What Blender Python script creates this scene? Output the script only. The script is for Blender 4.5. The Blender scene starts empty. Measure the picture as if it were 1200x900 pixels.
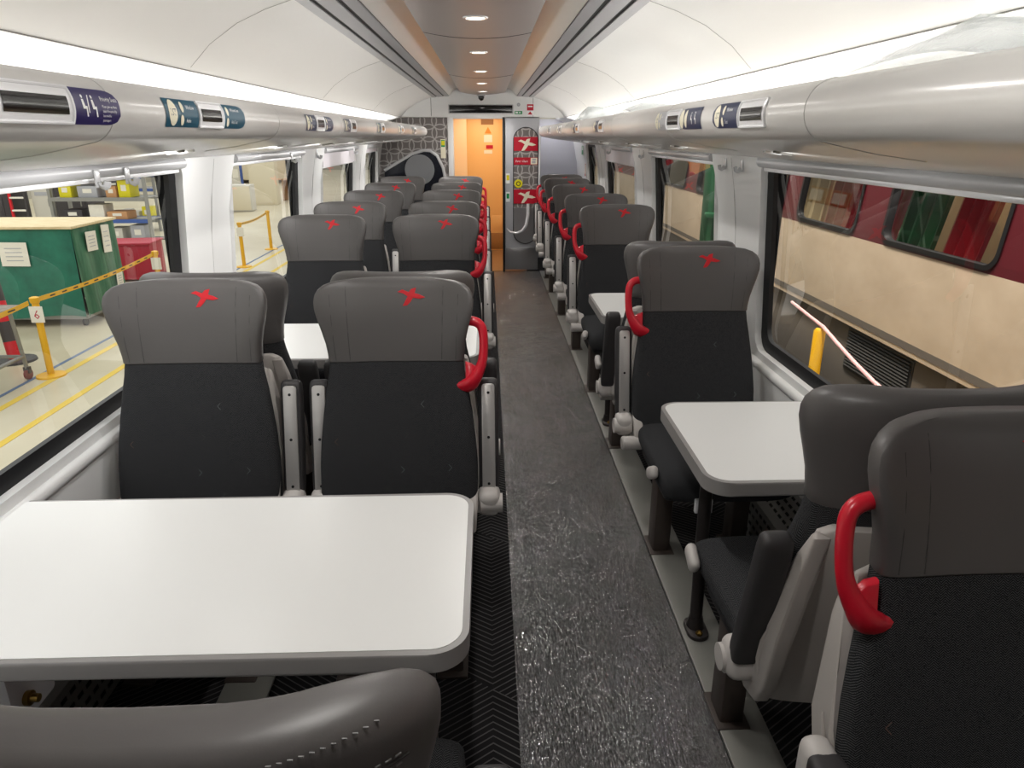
import bpy, bmesh, math, random
from mathutils import Vector, Matrix, geometry
random.seed(7)
scene = bpy.context.scene
COL = scene.collection
PI = math.pi
XC = -0.04            # carriage centre line (camera stands at x = 0)
YN, YF = -1.4, 9.12   # saloon ends


# ------------------------------------------------------------------ materials
def lin(c):
    c = c / 255.0
    return c / 12.92 if c <= 0.04045 else ((c + 0.055) / 1.055) ** 2.4


def rgb(r, g, b):
    return (lin(r), lin(g), lin(b), 1.0)


class S:
    """tiny expression builder over Math nodes"""
    def __init__(self, nt, sock):
        self.nt, self.s = nt, sock

    def _op(self, op, *others, rev=False):
        n = self.nt.nodes.new('ShaderNodeMath')
        n.operation = op
        args = [self] + list(others)
        if rev:
            args.reverse()
        for i, a in enumerate(args):
            if isinstance(a, S):
                self.nt.links.new(a.s, n.inputs[i])
            else:
                n.inputs[i].default_value = a
        return S(self.nt, n.outputs[0])

    def __add__(self, o): return self._op('ADD', o)
    def __sub__(self, o): return self._op('SUBTRACT', o)
    def __mul__(self, o): return self._op('MULTIPLY', o)
    def __truediv__(self, o): return self._op('DIVIDE', o)
    def frac(self): return self._op('FRACT')
    def floor(self): return self._op('FLOOR')
    def abs(self): return self._op('ABSOLUTE')
    def lt(self, o): return self._op('LESS_THAN', o)
    def gt(self, o): return self._op('GREATER_THAN', o)
    def mn(self, o): return self._op('MINIMUM', o)
    def mx(self, o): return self._op('MAXIMUM', o)
    def sqrt(self): return self._op('SQRT')
    def mod2(self): return (self * 0.5).frac() * 2.0


def new_mat(name, col=(0.8, 0.8, 0.8, 1), rough=0.5, metal=0.0, spec=0.5, coat=0.0):
    m = bpy.data.materials.new(name)
    m.use_nodes = True
    b = m.node_tree.nodes['Principled BSDF']
    b.inputs['Base Color'].default_value = col
    b.inputs['Roughness'].default_value = rough
    b.inputs['Metallic'].default_value = metal
    b.inputs['Specular IOR Level'].default_value = spec
    b.inputs['Coat Weight'].default_value = coat
    return m


def bsdf(m):
    return m.node_tree.nodes['Principled BSDF']


def coords(m):
    nt = m.node_tree
    tc = nt.nodes.new('ShaderNodeTexCoord')
    sp = nt.nodes.new('ShaderNodeSeparateXYZ')
    nt.links.new(tc.outputs['Object'], sp.inputs[0])
    return [S(nt, sp.outputs[i]) for i in range(3)], tc.outputs['Object']


def mix_to_color(m, fac, c0, c1):
    nt = m.node_tree
    n = nt.nodes.new('ShaderNodeMix')
    n.data_type = 'RGBA'
    if isinstance(fac, S):
        fac = fac.s
    nt.links.new(fac, n.inputs[0])
    for i, c in ((6, c0), (7, c1)):
        if isinstance(c, bpy.types.NodeSocket):
            nt.links.new(c, n.inputs[i])
        else:
            n.inputs[i].default_value = c
    nt.links.new(n.outputs[2], bsdf(m).inputs['Base Color'])
    return n.outputs[2]


def noise(m, scale, detail=3.0, rough=0.5, distortion=0.0, stretch=None, vec=None):
    nt = m.node_tree
    n = nt.nodes.new('ShaderNodeTexNoise')
    n.inputs['Scale'].default_value = scale
    n.inputs['Detail'].default_value = detail
    n.inputs['Roughness'].default_value = rough
    n.inputs['Distortion'].default_value = distortion
    if vec is None:
        vec = nt.nodes.new('ShaderNodeTexCoord').outputs['Object']
    if stretch:
        mp = nt.nodes.new('ShaderNodeMapping')
        mp.inputs['Scale'].default_value = stretch
        nt.links.new(vec, mp.inputs['Vector'])
        vec = mp.outputs[0]
    nt.links.new(vec, n.inputs['Vector'])
    return S(nt, n.outputs[0])


def bump(m, h, strength=0.3, dist=0.002):
    nt = m.node_tree
    b = nt.nodes.new('ShaderNodeBump')
    b.inputs['Strength'].default_value = strength
    b.inputs['Distance'].default_value = dist
    nt.links.new(h.s, b.inputs['Height'])
    nt.links.new(b.outputs[0], bsdf(m).inputs['Normal'])


def speckle(m, c0, c1, scale, lo=0.35, hi=0.65, stretch=None, detail=4):
    nz = noise(m, scale, detail, 0.6, 0.0, stretch)
    nt = m.node_tree
    r = nt.nodes.new('ShaderNodeMapRange')
    r.inputs[1].default_value = lo
    r.inputs[2].default_value = hi
    nt.links.new(nz.s, r.inputs[0])
    mix_to_color(m, r.outputs[0], c0, c1)
    return nz


M = {}


def mk(key, r, g, b, rough=0.5, metal=0.0, spec=0.5, coat=0.0):
    M[key] = new_mat(key, rgb(r, g, b), rough, metal, spec, coat)
    return M[key]


# plain plastics / metals / paints
m = mk('wall_plastic', 234, 234, 233, 0.38); bump(m, noise(m, 220, 2), 0.05, 0.0006)
mk('pillar_white', 226, 225, 224, 0.35)
m = mk('ceiling_white', 232, 231, 228, 0.28); bump(m, noise(m, 2.2, 2), 0.25, 0.02)
mk('rack_shell', 212, 210, 207, 0.22, 0.0, 0.6)
m = mk('ceiling_panel', 172, 162, 158, 0.36, 0.0); bump(m, noise(m, 1.4, 2), 0.1, 0.01)
mk('groove_dark', 22, 22, 23, 0.6)
mk('vent_grey', 168, 168, 172, 0.4, 0.3)
mk('seam_dark', 120, 118, 114, 0.6)
mk('black_rubber', 14, 14, 17, 0.5)
mk('screen_black', 20, 19, 19, 0.12)
mk('white_gloss', 236, 236, 238, 0.25)
m = mk('table_white', 230, 230, 228, 0.34); bump(m, noise(m, 900, 1), 0.03, 0.0003)
mk('table_rim', 146, 143, 141, 0.38)
mk('dark_metal', 62, 57, 56, 0.4, 0.6)
mk('leg_brown', 70, 61, 56, 0.45, 0.2)
m = mk('shell_grey', 190, 184, 179, 0.42)
mk('hinge_grey', 196, 191, 187, 0.4)
mk('arm_pad', 52, 50, 51, 0.55)
mk('arm_plate', 196, 193, 190, 0.35, 0.55)
mk('screw_dark', 40, 40, 42, 0.4, 0.6)
mk('red_handle', 205, 24, 46, 0.28)
mk('red_logo', 196, 10, 28, 0.6)
m = mk('leather', 87, 84, 83, 0.43); bump(m, noise(m, 500, 3), 0.12, 0.0006)
mk('leather_seam', 60, 59, 59, 0.7)
mk('leather_thread', 128, 127, 127, 0.6)
mk('seat_pan', 30, 30, 31, 0.6)
mk('chevron_grey', 92, 95, 98, 0.8)
mk('chevron_brown', 96, 72, 66, 0.8)
mk('alu_strip', 140, 139, 133, 0.42, 0.35)
mk('duct_grey', 150, 148, 145, 0.42, 0.25)
mk('brass', 150, 120, 60, 0.3, 0.9)
mk('chrome', 190, 190, 192, 0.15, 0.9)
mk('clear_hook', 200, 200, 202, 0.25)
mk('rack_seam', 172, 170, 167, 0.5)
mk('blind_fabric', 212, 206, 210, 0.6)
mk('rail_grey', 190, 190, 192, 0.35, 0.1)
mk('sign_purple', 34, 22, 88, 0.35)
mk('sign_teal', 22, 78, 100, 0.35)
mk('sign_navy', 44, 54, 84, 0.35)
mk('sign_cream', 234, 228, 204, 0.4)
mk('sign_white', 240, 240, 240, 0.4)
mk('sign_red', 186, 16, 44, 0.4)
mk('sign_green', 28, 150, 84, 0.4)
mk('sign_yellow', 226, 214, 30, 0.4)
mk('sign_black', 24, 24, 24, 0.4)
mk('sign_orange', 226, 140, 40, 0.4)
mk('panel_grey', 176, 177, 182, 0.4, 0.1)
mk('steel', 176, 176, 178, 0.28, 0.8)
mk('vestibule_orange', 232, 184, 116, 0.45)
mk('vestibule_cream', 240, 212, 170, 0.5)
mk('vestibule_dark', 150, 104, 50, 0.5)
m = mk('vestibule_floor_brown', 140, 105, 66, 0.4)
mk('screen_glass_dark', 26, 28, 36, 0.12)
mk('disc_grey', 120, 121, 124, 0.5)
mk('partition_grey', 178, 178, 186, 0.4)
mk('glare_white', 240, 240, 242, 0.15, 0.2)  # white that imitates glare

# workshop
mk('hall_wall', 168, 164, 150, 0.7)
mk('yellow_paint', 232, 176, 20, 0.45)
mk('yellow_line', 222, 190, 70, 0.6)
mk('blue_line', 86, 108, 140, 0.6)
m = mk('tarp_green', 18, 106, 84, 0.5); speckle(m, rgb(14, 92, 74), rgb(34, 122, 98), 3, 0.3, 0.7)
m = mk('tarp_green_pale', 40, 106, 78, 0.45); speckle(m, rgb(28, 92, 66), rgb(86, 140, 108), 4, 0.4, 0.8, (2.5, 2.5, 0.4))
m = mk('raw_wood', 226, 206, 164, 0.7); speckle(m, rgb(232, 214, 172), rgb(206, 182, 136), 5, 0.4, 0.7, (1, 6, 6))
mk('paper', 236, 232, 218, 0.8)
mk('galv', 150, 150, 146, 0.45, 0.5)
m = mk('bench_top', 140, 128, 112, 0.7); speckle(m, rgb(152, 142, 128), rgb(110, 98, 84), 8, 0.35, 0.65)
mk('castor_red', 120, 44, 36, 0.5)
mk('red_band', 214, 22, 40, 0.4)
mk('grey_band', 66, 62, 62, 0.5)
m = mk('wrap_plastic', 220, 214, 196, 0.3); bump(m, noise(m, 14, 5, 0.6, 1.0), 0.8, 0.02)
mk('box_dark', 62, 58, 60, 0.6)
mk('cabinet_pale', 206, 202, 190, 0.5)
mk('cabinet_beige', 222, 212, 184, 0.5)
mk('rack_blue', 62, 92, 160, 0.5)
mk('cardboard', 200, 150, 104, 0.8)
mk('crate_red', 168, 30, 52, 0.5)
mk('hall_green', 64, 98, 66, 0.6)
mk('machine_red', 236, 76, 60, 0.5)
mk('desk_wood', 176, 136, 92, 0.6)
mk('coach_maroon', 84, 26, 34, 0.35)
mk('coach_red', 172, 26, 46, 0.35)
mk('coach_skirt', 96, 90, 84, 0.6)
mk('coach_roof', 120, 118, 114, 0.6)
mk('louver', 46, 45, 44, 0.6)
m = mk('coach_cream', 190, 172, 150, 0.34); speckle(m, rgb(192, 174, 152), rgb(178, 160, 138), 2.2, 0.35, 0.7, (0.6, 1.0, 1.6))
m = mk('green_ribbed', 26, 110, 66, 0.4)
(cx, cy, cz), _ = coords(m)
mix_to_color(m, (cy / 0.11).frac().lt(0.12), rgb(24, 108, 64), rgb(120, 170, 140))
mk('jack_green', 38, 112, 72, 0.5)
mk('tag_white', 232, 228, 214, 0.6)
mk('cord_pink', 226, 176, 176, 0.7)
mk('coach_interior', 206, 190, 150, 0.7)
mk('plate_blue', 130, 146, 172, 0.4)

# polished pale concrete of the workshop
m = mk('concrete', 208, 198, 170, 0.35)
speckle(m, rgb(214, 206, 180), rgb(192, 180, 150), 0.55, 0.3, 0.7, None, 8)
m = mk('hazard', 230, 180, 30, 0.5)
(cx, cy, cz), _ = coords(m)
mix_to_color(m, (cy / 0.5).frac().lt(0.3), rgb(226, 172, 24), rgb(40, 38, 36))

# seat cloth: black herringbone
m = mk('seat_cloth', 30, 31, 33, 0.95, 0, 0.15)
(cx, cy, cz), _ = coords(m)
u = (cx / 0.017).frac()
tri = (u - 0.5).abs() * 0.017
st = ((cz * 1.0 + cy * 0.75 + tri * 1.1) / 0.0052).frac().lt(0.42)
fine = noise(m, 700, 2)
mix_to_color(m, st * (fine.gt(0.42)), rgb(28, 29, 31), rgb(80, 80, 82))
bump(m, st, 0.35, 0.0012)

# carpet: charcoal with pale slanted stripes meeting in chevrons
m = mk('carpet', 38, 37, 38, 0.95, 0, 0.1)
(cx, cy, cz), _ = coords(m)
cell = (cx / 0.40).floor()
par = (cell + (cy / 0.9 + cx * 0.8).floor()).mod2()
sgn = par * 2.0 - 1.0
val = ((cy + sgn * cx * 0.7) / 0.026).frac()
line = val.lt(0.2)
mix_to_color(m, line, rgb(34, 33, 34), rgb(84, 82, 82))
bump(m, line, 0.2, 0.001)

# crinkled, slightly milky protective film over the same carpet; paler patches paint its sheen
m = mk('film', 46, 46, 48, 0.13, 0, 0.95, 0.0)
bsdf(m).inputs['IOR'].default_value = 2.5
(cx, cy, cz), vec = coords(m)
par = ((cx / 0.40).floor() + (cy / 0.9 + cx * 0.8).floor()).mod2()
val = ((cy + (par * 2.0 - 1.0) * cx * 0.7) / 0.026).frac().lt(0.2)
milky = mix_to_color(m, val, rgb(44, 44, 46), rgb(78, 77, 78))
patch = noise(m, 4.5, 3, 0.6, 1.0)
sheen_haze = ((patch - 0.38) * 3.2).mx(0.0).mn(1.0)
mix_to_color(m, sheen_haze * 0.75, milky, rgb(114, 114, 116))
w1 = noise(m, 9.0, 3, 0.6, 2.2, (1.0, 0.55, 1))
w2 = noise(m, 92.0, 2, 0.5, 1.7, (1.45, 0.42, 1))
rid = ((w2 - 0.5).abs() * -6.5 + 1.0).mx(0.0)
bump(m, w1 * 0.6 + rid * (sheen_haze * 0.26 + 0.22), 1.0, 0.0072)

# overlapping-circle laminate
m = mk('lattice', 100, 95, 92, 0.5)
(cx, cy, cz), _ = coords(m)
sz = 0.14
u = (cx / sz).frac() - 0.5
v = (cz / sz).frac() - 0.5
u, v = u.abs(), v.abs()


def circ(du, dv):
    a = u - du
    b = v - dv
    return ((a * a + b * b).sqrt() - 0.7071).abs()


d = circ(0.5, 0.5).mn(circ(-0.5, 0.5)).mn(circ(0.5, -0.5))
mix_to_color(m, d.lt(0.05), rgb(110, 104, 102), rgb(172, 168, 165))


def glass_mat(name, tint, refl):
    m = bpy.data.materials.new(name)
    m.use_nodes = True
    nt = m.node_tree
    nt.nodes.clear()
    out = nt.nodes.new('ShaderNodeOutputMaterial')
    mix = nt.nodes.new('ShaderNodeMixShader')
    tr = nt.nodes.new('ShaderNodeBsdfTransparent')
    gl = nt.nodes.new('ShaderNodeBsdfGlossy')
    lw = nt.nodes.new('ShaderNodeLayerWeight')
    lw.inputs['Blend'].default_value = 0.5
    fc = S(nt, lw.outputs['Facing'])
    fr = (fc * fc * fc * fc) * 0.9 + 0.06
    tr.inputs[0].default_value = tint
    gl.inputs['Roughness'].default_value = 0.0
    gl.inputs[0].default_value = (refl, refl, refl, 1)
    nt.links.new(fr.s, mix.inputs[0])
    nt.links.new(tr.outputs[0], mix.inputs[1])
    nt.links.new(gl.outputs[0], mix.inputs[2])
    nt.links.new(mix.outputs[0], out.inputs[0])
    M[name] = m


glass_mat('pane_clear', (0.95, 0.96, 0.94, 1), 1.0)
glass_mat('pane_tinted', (0.8, 0.78, 0.72, 1), 1.0)
glass_mat('pane_coach', (0.86, 0.84, 0.82, 1), 1.0)

m = bpy.data.materials.new('clear_wrap')
m.use_nodes = True
b = bsdf(m)
b.inputs['Base Color'].default_value = rgb(244, 250, 252)
b.inputs['Roughness'].default_value = 0.25
b.inputs['Alpha'].default_value = 0.5
M['clear_wrap'] = m
bump(m, noise(m, 18, 4, 0.6, 1.0), 0.6, 0.01)


def emis(name, col, strength):
    m = bpy.data.materials.new(name)
    m.use_nodes = True
    b = bsdf(m)
    b.inputs['Base Color'].default_value = col
    b.inputs['Emission Color'].default_value = col
    b.inputs['Emission Strength'].default_value = strength
    M[name] = m


emis('lamp_warm', (1.0, 0.86, 0.7, 1), 6.0)
emis('lamp_strip', (1.0, 0.98, 0.95, 1), 5.0)


# ------------------------------------------------------------------ mesh helpers
class MB:
    """collects polygons; build() links ONE mesh object"""
    def __init__(self):
        self.v, self.f, self.mi, self.mats, self.sm = [], [], [], [], []

    def slot(self, mat):
        if mat not in self.mats:
            self.mats.append(mat)
        return self.mats.index(mat)

    def add(self, verts, faces, mat, smooth=True):
        o = len(self.v)
        k = self.slot(mat)
        self.v.extend([tuple(p) for p in verts])
        for f in faces:
            self.f.append([o + i for i in f])
            self.mi.append(k)
            self.sm.append(smooth)

    def bm(self, bm, mat, smooth=True, mtx=None):
        if mtx is not None:
            bmesh.ops.transform(bm, matrix=mtx, verts=bm.verts)
        bm.verts.index_update()
        self.add([v.co[:] for v in bm.verts], [[v.index for v in f.verts] for f in bm.faces], mat, smooth)
        bm.free()

    def box(self, c, s, mat, bev=0.0, seg=2, rot=None):
        bm = bmesh.new()
        bmesh.ops.create_cube(bm, size=1.0)
        bmesh.ops.scale(bm, vec=s, verts=bm.verts)
        if bev > 0:
            bmesh.ops.bevel(bm, geom=bm.edges[:], offset=min(bev, min(s) * 0.49), segments=seg, affect='EDGES', profile=0.5)
        mt = Matrix.Translation(c)
        if rot is not None:
            mt = mt @ rot
        self.bm(bm, mat, bev > 0, mt)

    def cyl(self, p0, p1, r0, mat, r1=None, n=16, caps=True):
        p0, p1 = Vector(p0), Vector(p1)
        r1 = r0 if r1 is None else r1
        self.tube([p0, p1], [r0, r1], mat, n, caps)

    def tube(self, pts, rad, mat, n=10, caps=True, closed=False):
        pts = [Vector(p) for p in pts]
        if not isinstance(rad, list):
            rad = [rad] * len(pts)
        rings = []
        up = None
        L = len(pts)
        for i, p in enumerate(pts):
            a = pts[(i - 1) % L] if (i > 0 or closed) else p
            b = pts[(i + 1) % L] if (i < L - 1 or closed) else p
            t = (b - a).normalized()
            if up is None:
                up = t.orthogonal().normalized()
            else:
                up = (up - t * up.dot(t))
                up = up.normalized() if up.length > 1e-6 else t.orthogonal().normalized()
            w = t.cross(up)
            r = rad[i]
            rx, ry = (r if isinstance(r, tuple) else (r, r))
            rings.append([p + up * (rx * math.cos(2 * PI * k / n)) + w * (ry * math.sin(2 * PI * k / n)) for k in range(n)])
        self.loft(rings, mat, caps and not closed, closed)

    def loft(self, rings, mat, caps=True, wrap=False, smooth=True):
        n = len(rings[0])
        vs = [p for r in rings for p in r]
        fs = []
        R = len(rings)
        for i in range(R if wrap else R - 1):
            a, b = i * n, ((i + 1) % R) * n
            for k in range(n):
                k2 = (k + 1) % n
                fs.append([a + k, a + k2, b + k2, b + k])
        self.add(vs, fs, mat, smooth)
        if caps:
            self.add(rings[0], [list(range(n))[::-1]], mat, smooth)
            self.add(rings[-1], [list(range(n))], mat, smooth)

    def prism(self, poly, h0, h1, mat, mapf, smooth=False):
        """2-D polygon between heights h0,h1; mapf(u,v,h)->xyz"""
        n = len(poly)
        a = [mapf(u, v, h0) for u, v in poly]
        b = [mapf(u, v, h1) for u, v in poly]
        self.add(a + b, [list(range(n))[::-1], [n + i for i in range(n)]] + [[i, (i + 1) % n, n + (i + 1) % n, n + i] for i in range(n)], mat, smooth)

    def bprism(self, poly, h0, h1, mat, mapf, bev=0.01, seg=3):
        bm = bmesh.new()
        n = len(poly)
        a = [bm.verts.new(mapf(u, v, h0)) for u, v in poly]
        b = [bm.verts.new(mapf(u, v, h1)) for u, v in poly]
        f0 = bm.faces.new(a[::-1])
        f1 = bm.faces.new(b)
        for i in range(n):
            bm.faces.new([a[i], a[(i + 1) % n], b[(i + 1) % n], b[i]])
        es = list(f0.edges) + list(f1.edges)
        bmesh.ops.bevel(bm, geom=es, offset=bev, segments=seg, affect='EDGES', profile=0.5)
        self.bm(bm, mat, True)

    def disc(self, c, r, h, mat, axis='z', n=24, bev=0.0):
        d = {'x': Vector((1, 0, 0)), 'y': Vector((0, 1, 0)), 'z': Vector((0, 0, 1))}[axis]
        c = Vector(c)
        self.tube([c, c + d * h], [r, r], mat, n)

    def mesh(self, name):
        me = bpy.data.meshes.new(name)
        me.from_pydata(self.v, [], self.f)
        for m in self.mats:
            me.materials.append(M[m])
        me.polygons.foreach_set('material_index', self.mi)
        me.polygons.foreach_set('use_smooth', self.sm)
        me.update()
        bm = bmesh.new()
        bm.from_mesh(me)
        bmesh.ops.remove_doubles(bm, verts=bm.verts, dist=1e-5)
        bmesh.ops.recalc_face_normals(bm, faces=bm.faces)
        for e in bm.edges:
            if len(e.link_faces) == 2:
                try:
                    if e.calc_face_angle() > math.radians(40):
                        e.smooth = False
                except ValueError:
                    pass
        bm.to_mesh(me)
        bm.free()
        return me

    def build(self, name, parent=None, loc=None):
        o = bpy.data.objects.new(name, self.mesh(name))
        COL.objects.link(o)
        if parent is not None:
            o.parent = parent
        if loc is not None:
            o.location = loc
        return o


def tag(o, label=None, cat=None, group=None, kind=None):
    if label: o['label'] = label
    if cat: o['category'] = cat
    if group: o['group'] = group
    if kind: o['kind'] = kind
    return o


def thing(name, label, cat, loc=(0, 0, 0), rz=0.0, group=None):
    o = bpy.data.objects.new(name, None)
    o.empty_display_size = 0.1
    COL.objects.link(o)
    o.location = loc
    o.rotation_euler = (0, 0, rz)
    return tag(o, label, cat, group)


def kids(o):
    return [c for c in list(o.children)]


def copy_tree(o, parent=None):
    c = o.copy()
    COL.objects.link(c)
    if parent is not None:
        c.parent = parent
    for ch in kids(o):
        copy_tree(ch, c)
    return c


def struct(mb, name, parent=None):
    o = mb.build(name, parent)
    if parent is None:
        o['kind'] = 'structure'
    return o


def rrect(x0, x1, y0, y1, r, n=6):
    """rounded rectangle; r = one radius or 4 (bl, br, tr, tl)"""
    rs = r if isinstance(r, (list, tuple)) else [r] * 4
    out = []
    for (cx, cy, sx, sy, a0), rr in zip(((x0, y0, 1, 1, PI), (x1, y0, -1, 1, 1.5 * PI), (x1, y1, -1, -1, 0), (x0, y1, 1, -1, 0.5 * PI)), rs):
        if rr <= 0:
            out.append((cx, cy))
            continue
        ox, oy = cx + sx * rr, cy + sy * rr
        for k in range(n + 1):
            a = a0 + 0.5 * PI * k / n
            out.append((ox + rr * math.cos(a), oy + rr * math.sin(a)))
    return out


def inside(poly, x, y):
    c = False
    n = len(poly)
    for i in range(n):
        x1, y1 = poly[i]
        x2, y2 = poly[i - 1]
        if (y1 > y) != (y2 > y) and x < (x2 - x1) * (y - y1) / (y2 - y1) + x1:
            c = not c
    return c


def sheet(outer, holes, hlines=(), vlines=()):
    """triangulated sheet with holes, in 2-D -> verts, tris"""
    pts, edges = [], []

    def loop(p):
        o = len(pts)
        pts.extend(Vector(q) for q in p)
        edges.extend((o + i, o + (i + 1) % len(p)) for i in range(len(p)))
    loop(outer)
    for h in holes:
        loop(h)
    x0, x1 = min(p[0] for p in outer), max(p[0] for p in outer)
    y0, y1 = min(p[1] for p in outer), max(p[1] for p in outer)
    for y in hlines:
        o = len(pts)
        pts.extend([Vector((x0, y)), Vector((x1, y))])
        edges.append((o, o + 1))
    for x in vlines:
        o = len(pts)
        pts.extend([Vector((x, y0)), Vector((x, y1))])
        edges.append((o, o + 1))
    V, E, F, *_ = geometry.delaunay_2d_cdt(pts, edges, [], 0, 1e-5)
    fs = []
    for f in F:
        mx = sum(V[i].x for i in f) / len(f)
        my = sum(V[i].y for i in f) / len(f)
        if inside(outer, mx, my) and not any(inside(h, mx, my) for h in holes):
            fs.append(list(f))
    return [(v.x, v.y) for v in V], fs


def lerp_table(tab, z):
    if z <= tab[0][0]: return tab[0][1]
    for (a, x), (b, y) in zip(tab, tab[1:]):
        if z <= b:
            return x + (y - x) * (z - a) / (b - a)
    return tab[-1][1]


_txt = {}


def text_geo(s, size, align='LEFT'):
    """flat letter shapes of a word: 2-D verts + faces"""
    key = (s, size, align)
    if key in _txt: return _txt[key]
    cu = bpy.data.curves.new('letters', 'FONT')
    cu.body, cu.size, cu.align_x = s, size, align
    cu.resolution_u = 1
    ob = bpy.data.objects.new('letters', cu)
    COL.objects.link(ob)
    dg = bpy.context.evaluated_depsgraph_get()
    me = ob.evaluated_get(dg).to_mesh()
    vs = [(v.co.x, v.co.y) for v in me.vertices]
    fs = [list(p.vertices) for p in me.polygons]
    ob.evaluated_get(dg).to_mesh_clear()
    bpy.data.objects.remove(ob)
    bpy.data.curves.remove(cu)
    _txt[key] = (vs, fs)
    return vs, fs


# four-bladed cross emblem, drawn in a 1 x 0.64 box around its centre
EMB = [(-.50, .14), (-.33, .22), (-.10, .13), (-.01, .24), (.17, .29), (.12, .09), (.28, .05), (.50, -.05), (.30, -.10), (.06, -.07),
       (-.03, -.21), (-.15, -.34), (-.31, -.36), (-.22, -.18), (-.13, -.02), (-.30, .09)]
EMB_TRI = geometry.tessellate_polygon([[Vector((x, y, 0)) for x, y in EMB]])


def sign_items(mb, mapf, items):
    """flat print on a sign: each item lies a hair above the last; mapf(u, v, offset)"""
    off = 0.0006
    for it in items:
        k = it[0]
        if k == 'text':
            _, s, u, v, size, mat, al = it
            vs, fs = text_geo(s, size, al)
            mb.add([mapf(u + x, v + y, off) for x, y in vs], fs, mat, False)
        elif k == 'poly':
            _, poly, mat = it
            tri = geometry.tessellate_polygon([[Vector((x, y, 0)) for x, y in poly]])
            mb.add([mapf(x, y, off) for x, y in poly], [list(t) for t in tri], mat, False)
        elif k == 'ell':
            _, u, v, a, b, mat = it
            V = [mapf(u, v, off)]
            for r in (0.35, 0.7, 1.0):
                V += [mapf(u + r * a * math.cos(t * PI / 10), v + r * b * math.sin(t * PI / 10), off) for t in range(20)]
            F = [[0, 1 + t, 1 + (t + 1) % 20] for t in range(20)]
            for q in (0, 1):
                F += [[1 + q * 20 + t, 21 + q * 20 + t, 21 + q * 20 + (t + 1) % 20, 1 + q * 20 + (t + 1) % 20] for t in range(20)]
            mb.add(V, F, mat, False)
        elif k == 'emb':
            _, u, v, w, mat = it
            mb.add([mapf(u + x * w, v + y * w, off) for x, y in EMB], [list(t) for t in EMB_TRI], mat, False)
        off += 0.00025


def rect(u0, u1, v0, v1):
    return [(u0, v0), (u1, v0), (u1, v1), (u0, v1)]
# ------------------------------------------------------------------ saloon shell
XW = [(0, 1.285), (0.5, 1.285), (0.64, 1.275), (0.70, 1.29), (1.0, 1.297), (1.3, 1.275), (1.56, 1.222), (1.76, 1.185)]


def xw(z):
    return lerp_table(XW, z)


def wx(s, z, out=0.0):
    return XC + s * (xw(z) + out)


WIN = {-1: [(-0.45, 1.05), (1.52, 3.15), (3.76, 5.2), (5.86, 7.35), (7.95, 8.85)],
       1: [(-0.5, 0.9), (1.42, 3.2), (3.87, 5.4), (6.05, 7.6), (8.1, 9.0)]}
WZ0, WZ1 = 0.705, 1.555

# floor
mb = MB()
mb.add([(XC - 1.3, YN, 0), (XC + 1.3, YN, 0), (XC + 1.3, 10.25, 0), (XC - 1.3, 10.25, 0)], [[0, 1, 2, 3]], 'carpet', False)
mb.add([(XC - 1.3, YN, -0.12), (XC + 1.3, YN, -0.12), (XC + 1.3, 11.0, -0.12), (XC - 1.3, 11.0, -0.12)], [[3, 2, 1, 0]], 'groove_dark', False)
struct(mb, 'floor')
mb = MB()
mb.box((-0.775, 3.85, 0.002), (0.15, 10.5, 0.012), 'alu_strip', 0.003)
struct(mb, 'trim_1')
mb = MB()
mb.box((0.735, 3.85, 0.002), (0.145, 10.5, 0.012), 'alu_strip', 0.003)
struct(mb, 'trim_2')

film = MB()
nx, ny = 8, 120
vs = []
for j in range(ny + 1):
    for i in range(nx + 1):
        vs.append((0.075 + 0.583 * i / nx, -0.6 + 9.68 * j / ny, 0.004 + (0 if i in (0, nx) else 0.002 * random.random())))
film.add(vs, [[j * (nx + 1) + i, j * (nx + 1) + i + 1, (j + 1) * (nx + 1) + i + 1, (j + 1) * (nx + 1) + i] for j in range(ny) for i in range(nx)], 'film')
tag(film.build('floor_film'), 'crinkled clear protective plastic film laid along the aisle carpet', 'floor film')

# side walls with rounded window openings
for s, side in ((-1, 'left'), (1, 'right')):
    y1 = 10.25 if s > 0 else YF + 0.1
    holes = [rrect(a, b, WZ0, WZ1, 0.1, 6) for a, b in WIN[s]]
    V, F = sheet([(YN, 0), (y1, 0), (y1, 1.76), (YN, 1.76)], holes, [z for z, _ in XW[1:-1]] + [0.85, 1.15, 1.43])
    mb = MB()
    mb.add([(wx(s, z), y, z) for y, z in V], F, 'wall_plastic', True)
    for h in holes:      # reveal of each opening
        n = len(h)
        a = [(wx(s, z), y, z) for y, z in h]
        b = [(wx(s, z, 0.055), y, z) for y, z in h]
        mb.add(a + b, [[i, (i + 1) % n, n + (i + 1) % n, n + i] for i in range(n)], 'wall_plastic', True)
    # panel joints down the pillars
    ws = WIN[s]
    for (a0, b0), (a1, b1) in zip(ws, ws[1:]):
        c = (b0 + a1) / 2 + 0.04
        mb.tube([(wx(s, z, 0.0005), c, z) for z in (0.66, 0.8, 1.0, 1.2, 1.4, 1.55)], 0.0018, 'rack_seam', 6)
    # moulded ledge that runs below the windows
    mb.tube([(wx(s, 0.655, 0.002), YN, 0.655), (wx(s, 0.655, 0.002), y1, 0.655)], (0.022, 0.022), 'wall_plastic', 12)
    struct(mb, 'wall_' + side)
    # outer skin below and above the windows keeps daylight out of the cavity
    mb = MB()
    V, F = sheet([(YN - 0.1, -0.1), (y1 + 0.1, -0.1), (y1 + 0.1, 2.3), (YN - 0.1, 2.3)], [rrect(a - 0.012, b + 0.012, WZ0 - 0.012, WZ1 + 0.012, 0.1, 6) for a, b in WIN[s]])
    mb.add([(XC + s * (1.36 if z < 1.6 else 1.30), y, z) for y, z in V], F, 'groove_dark', False)
    struct(mb, 'wall_%s_outer' % side)

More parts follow.
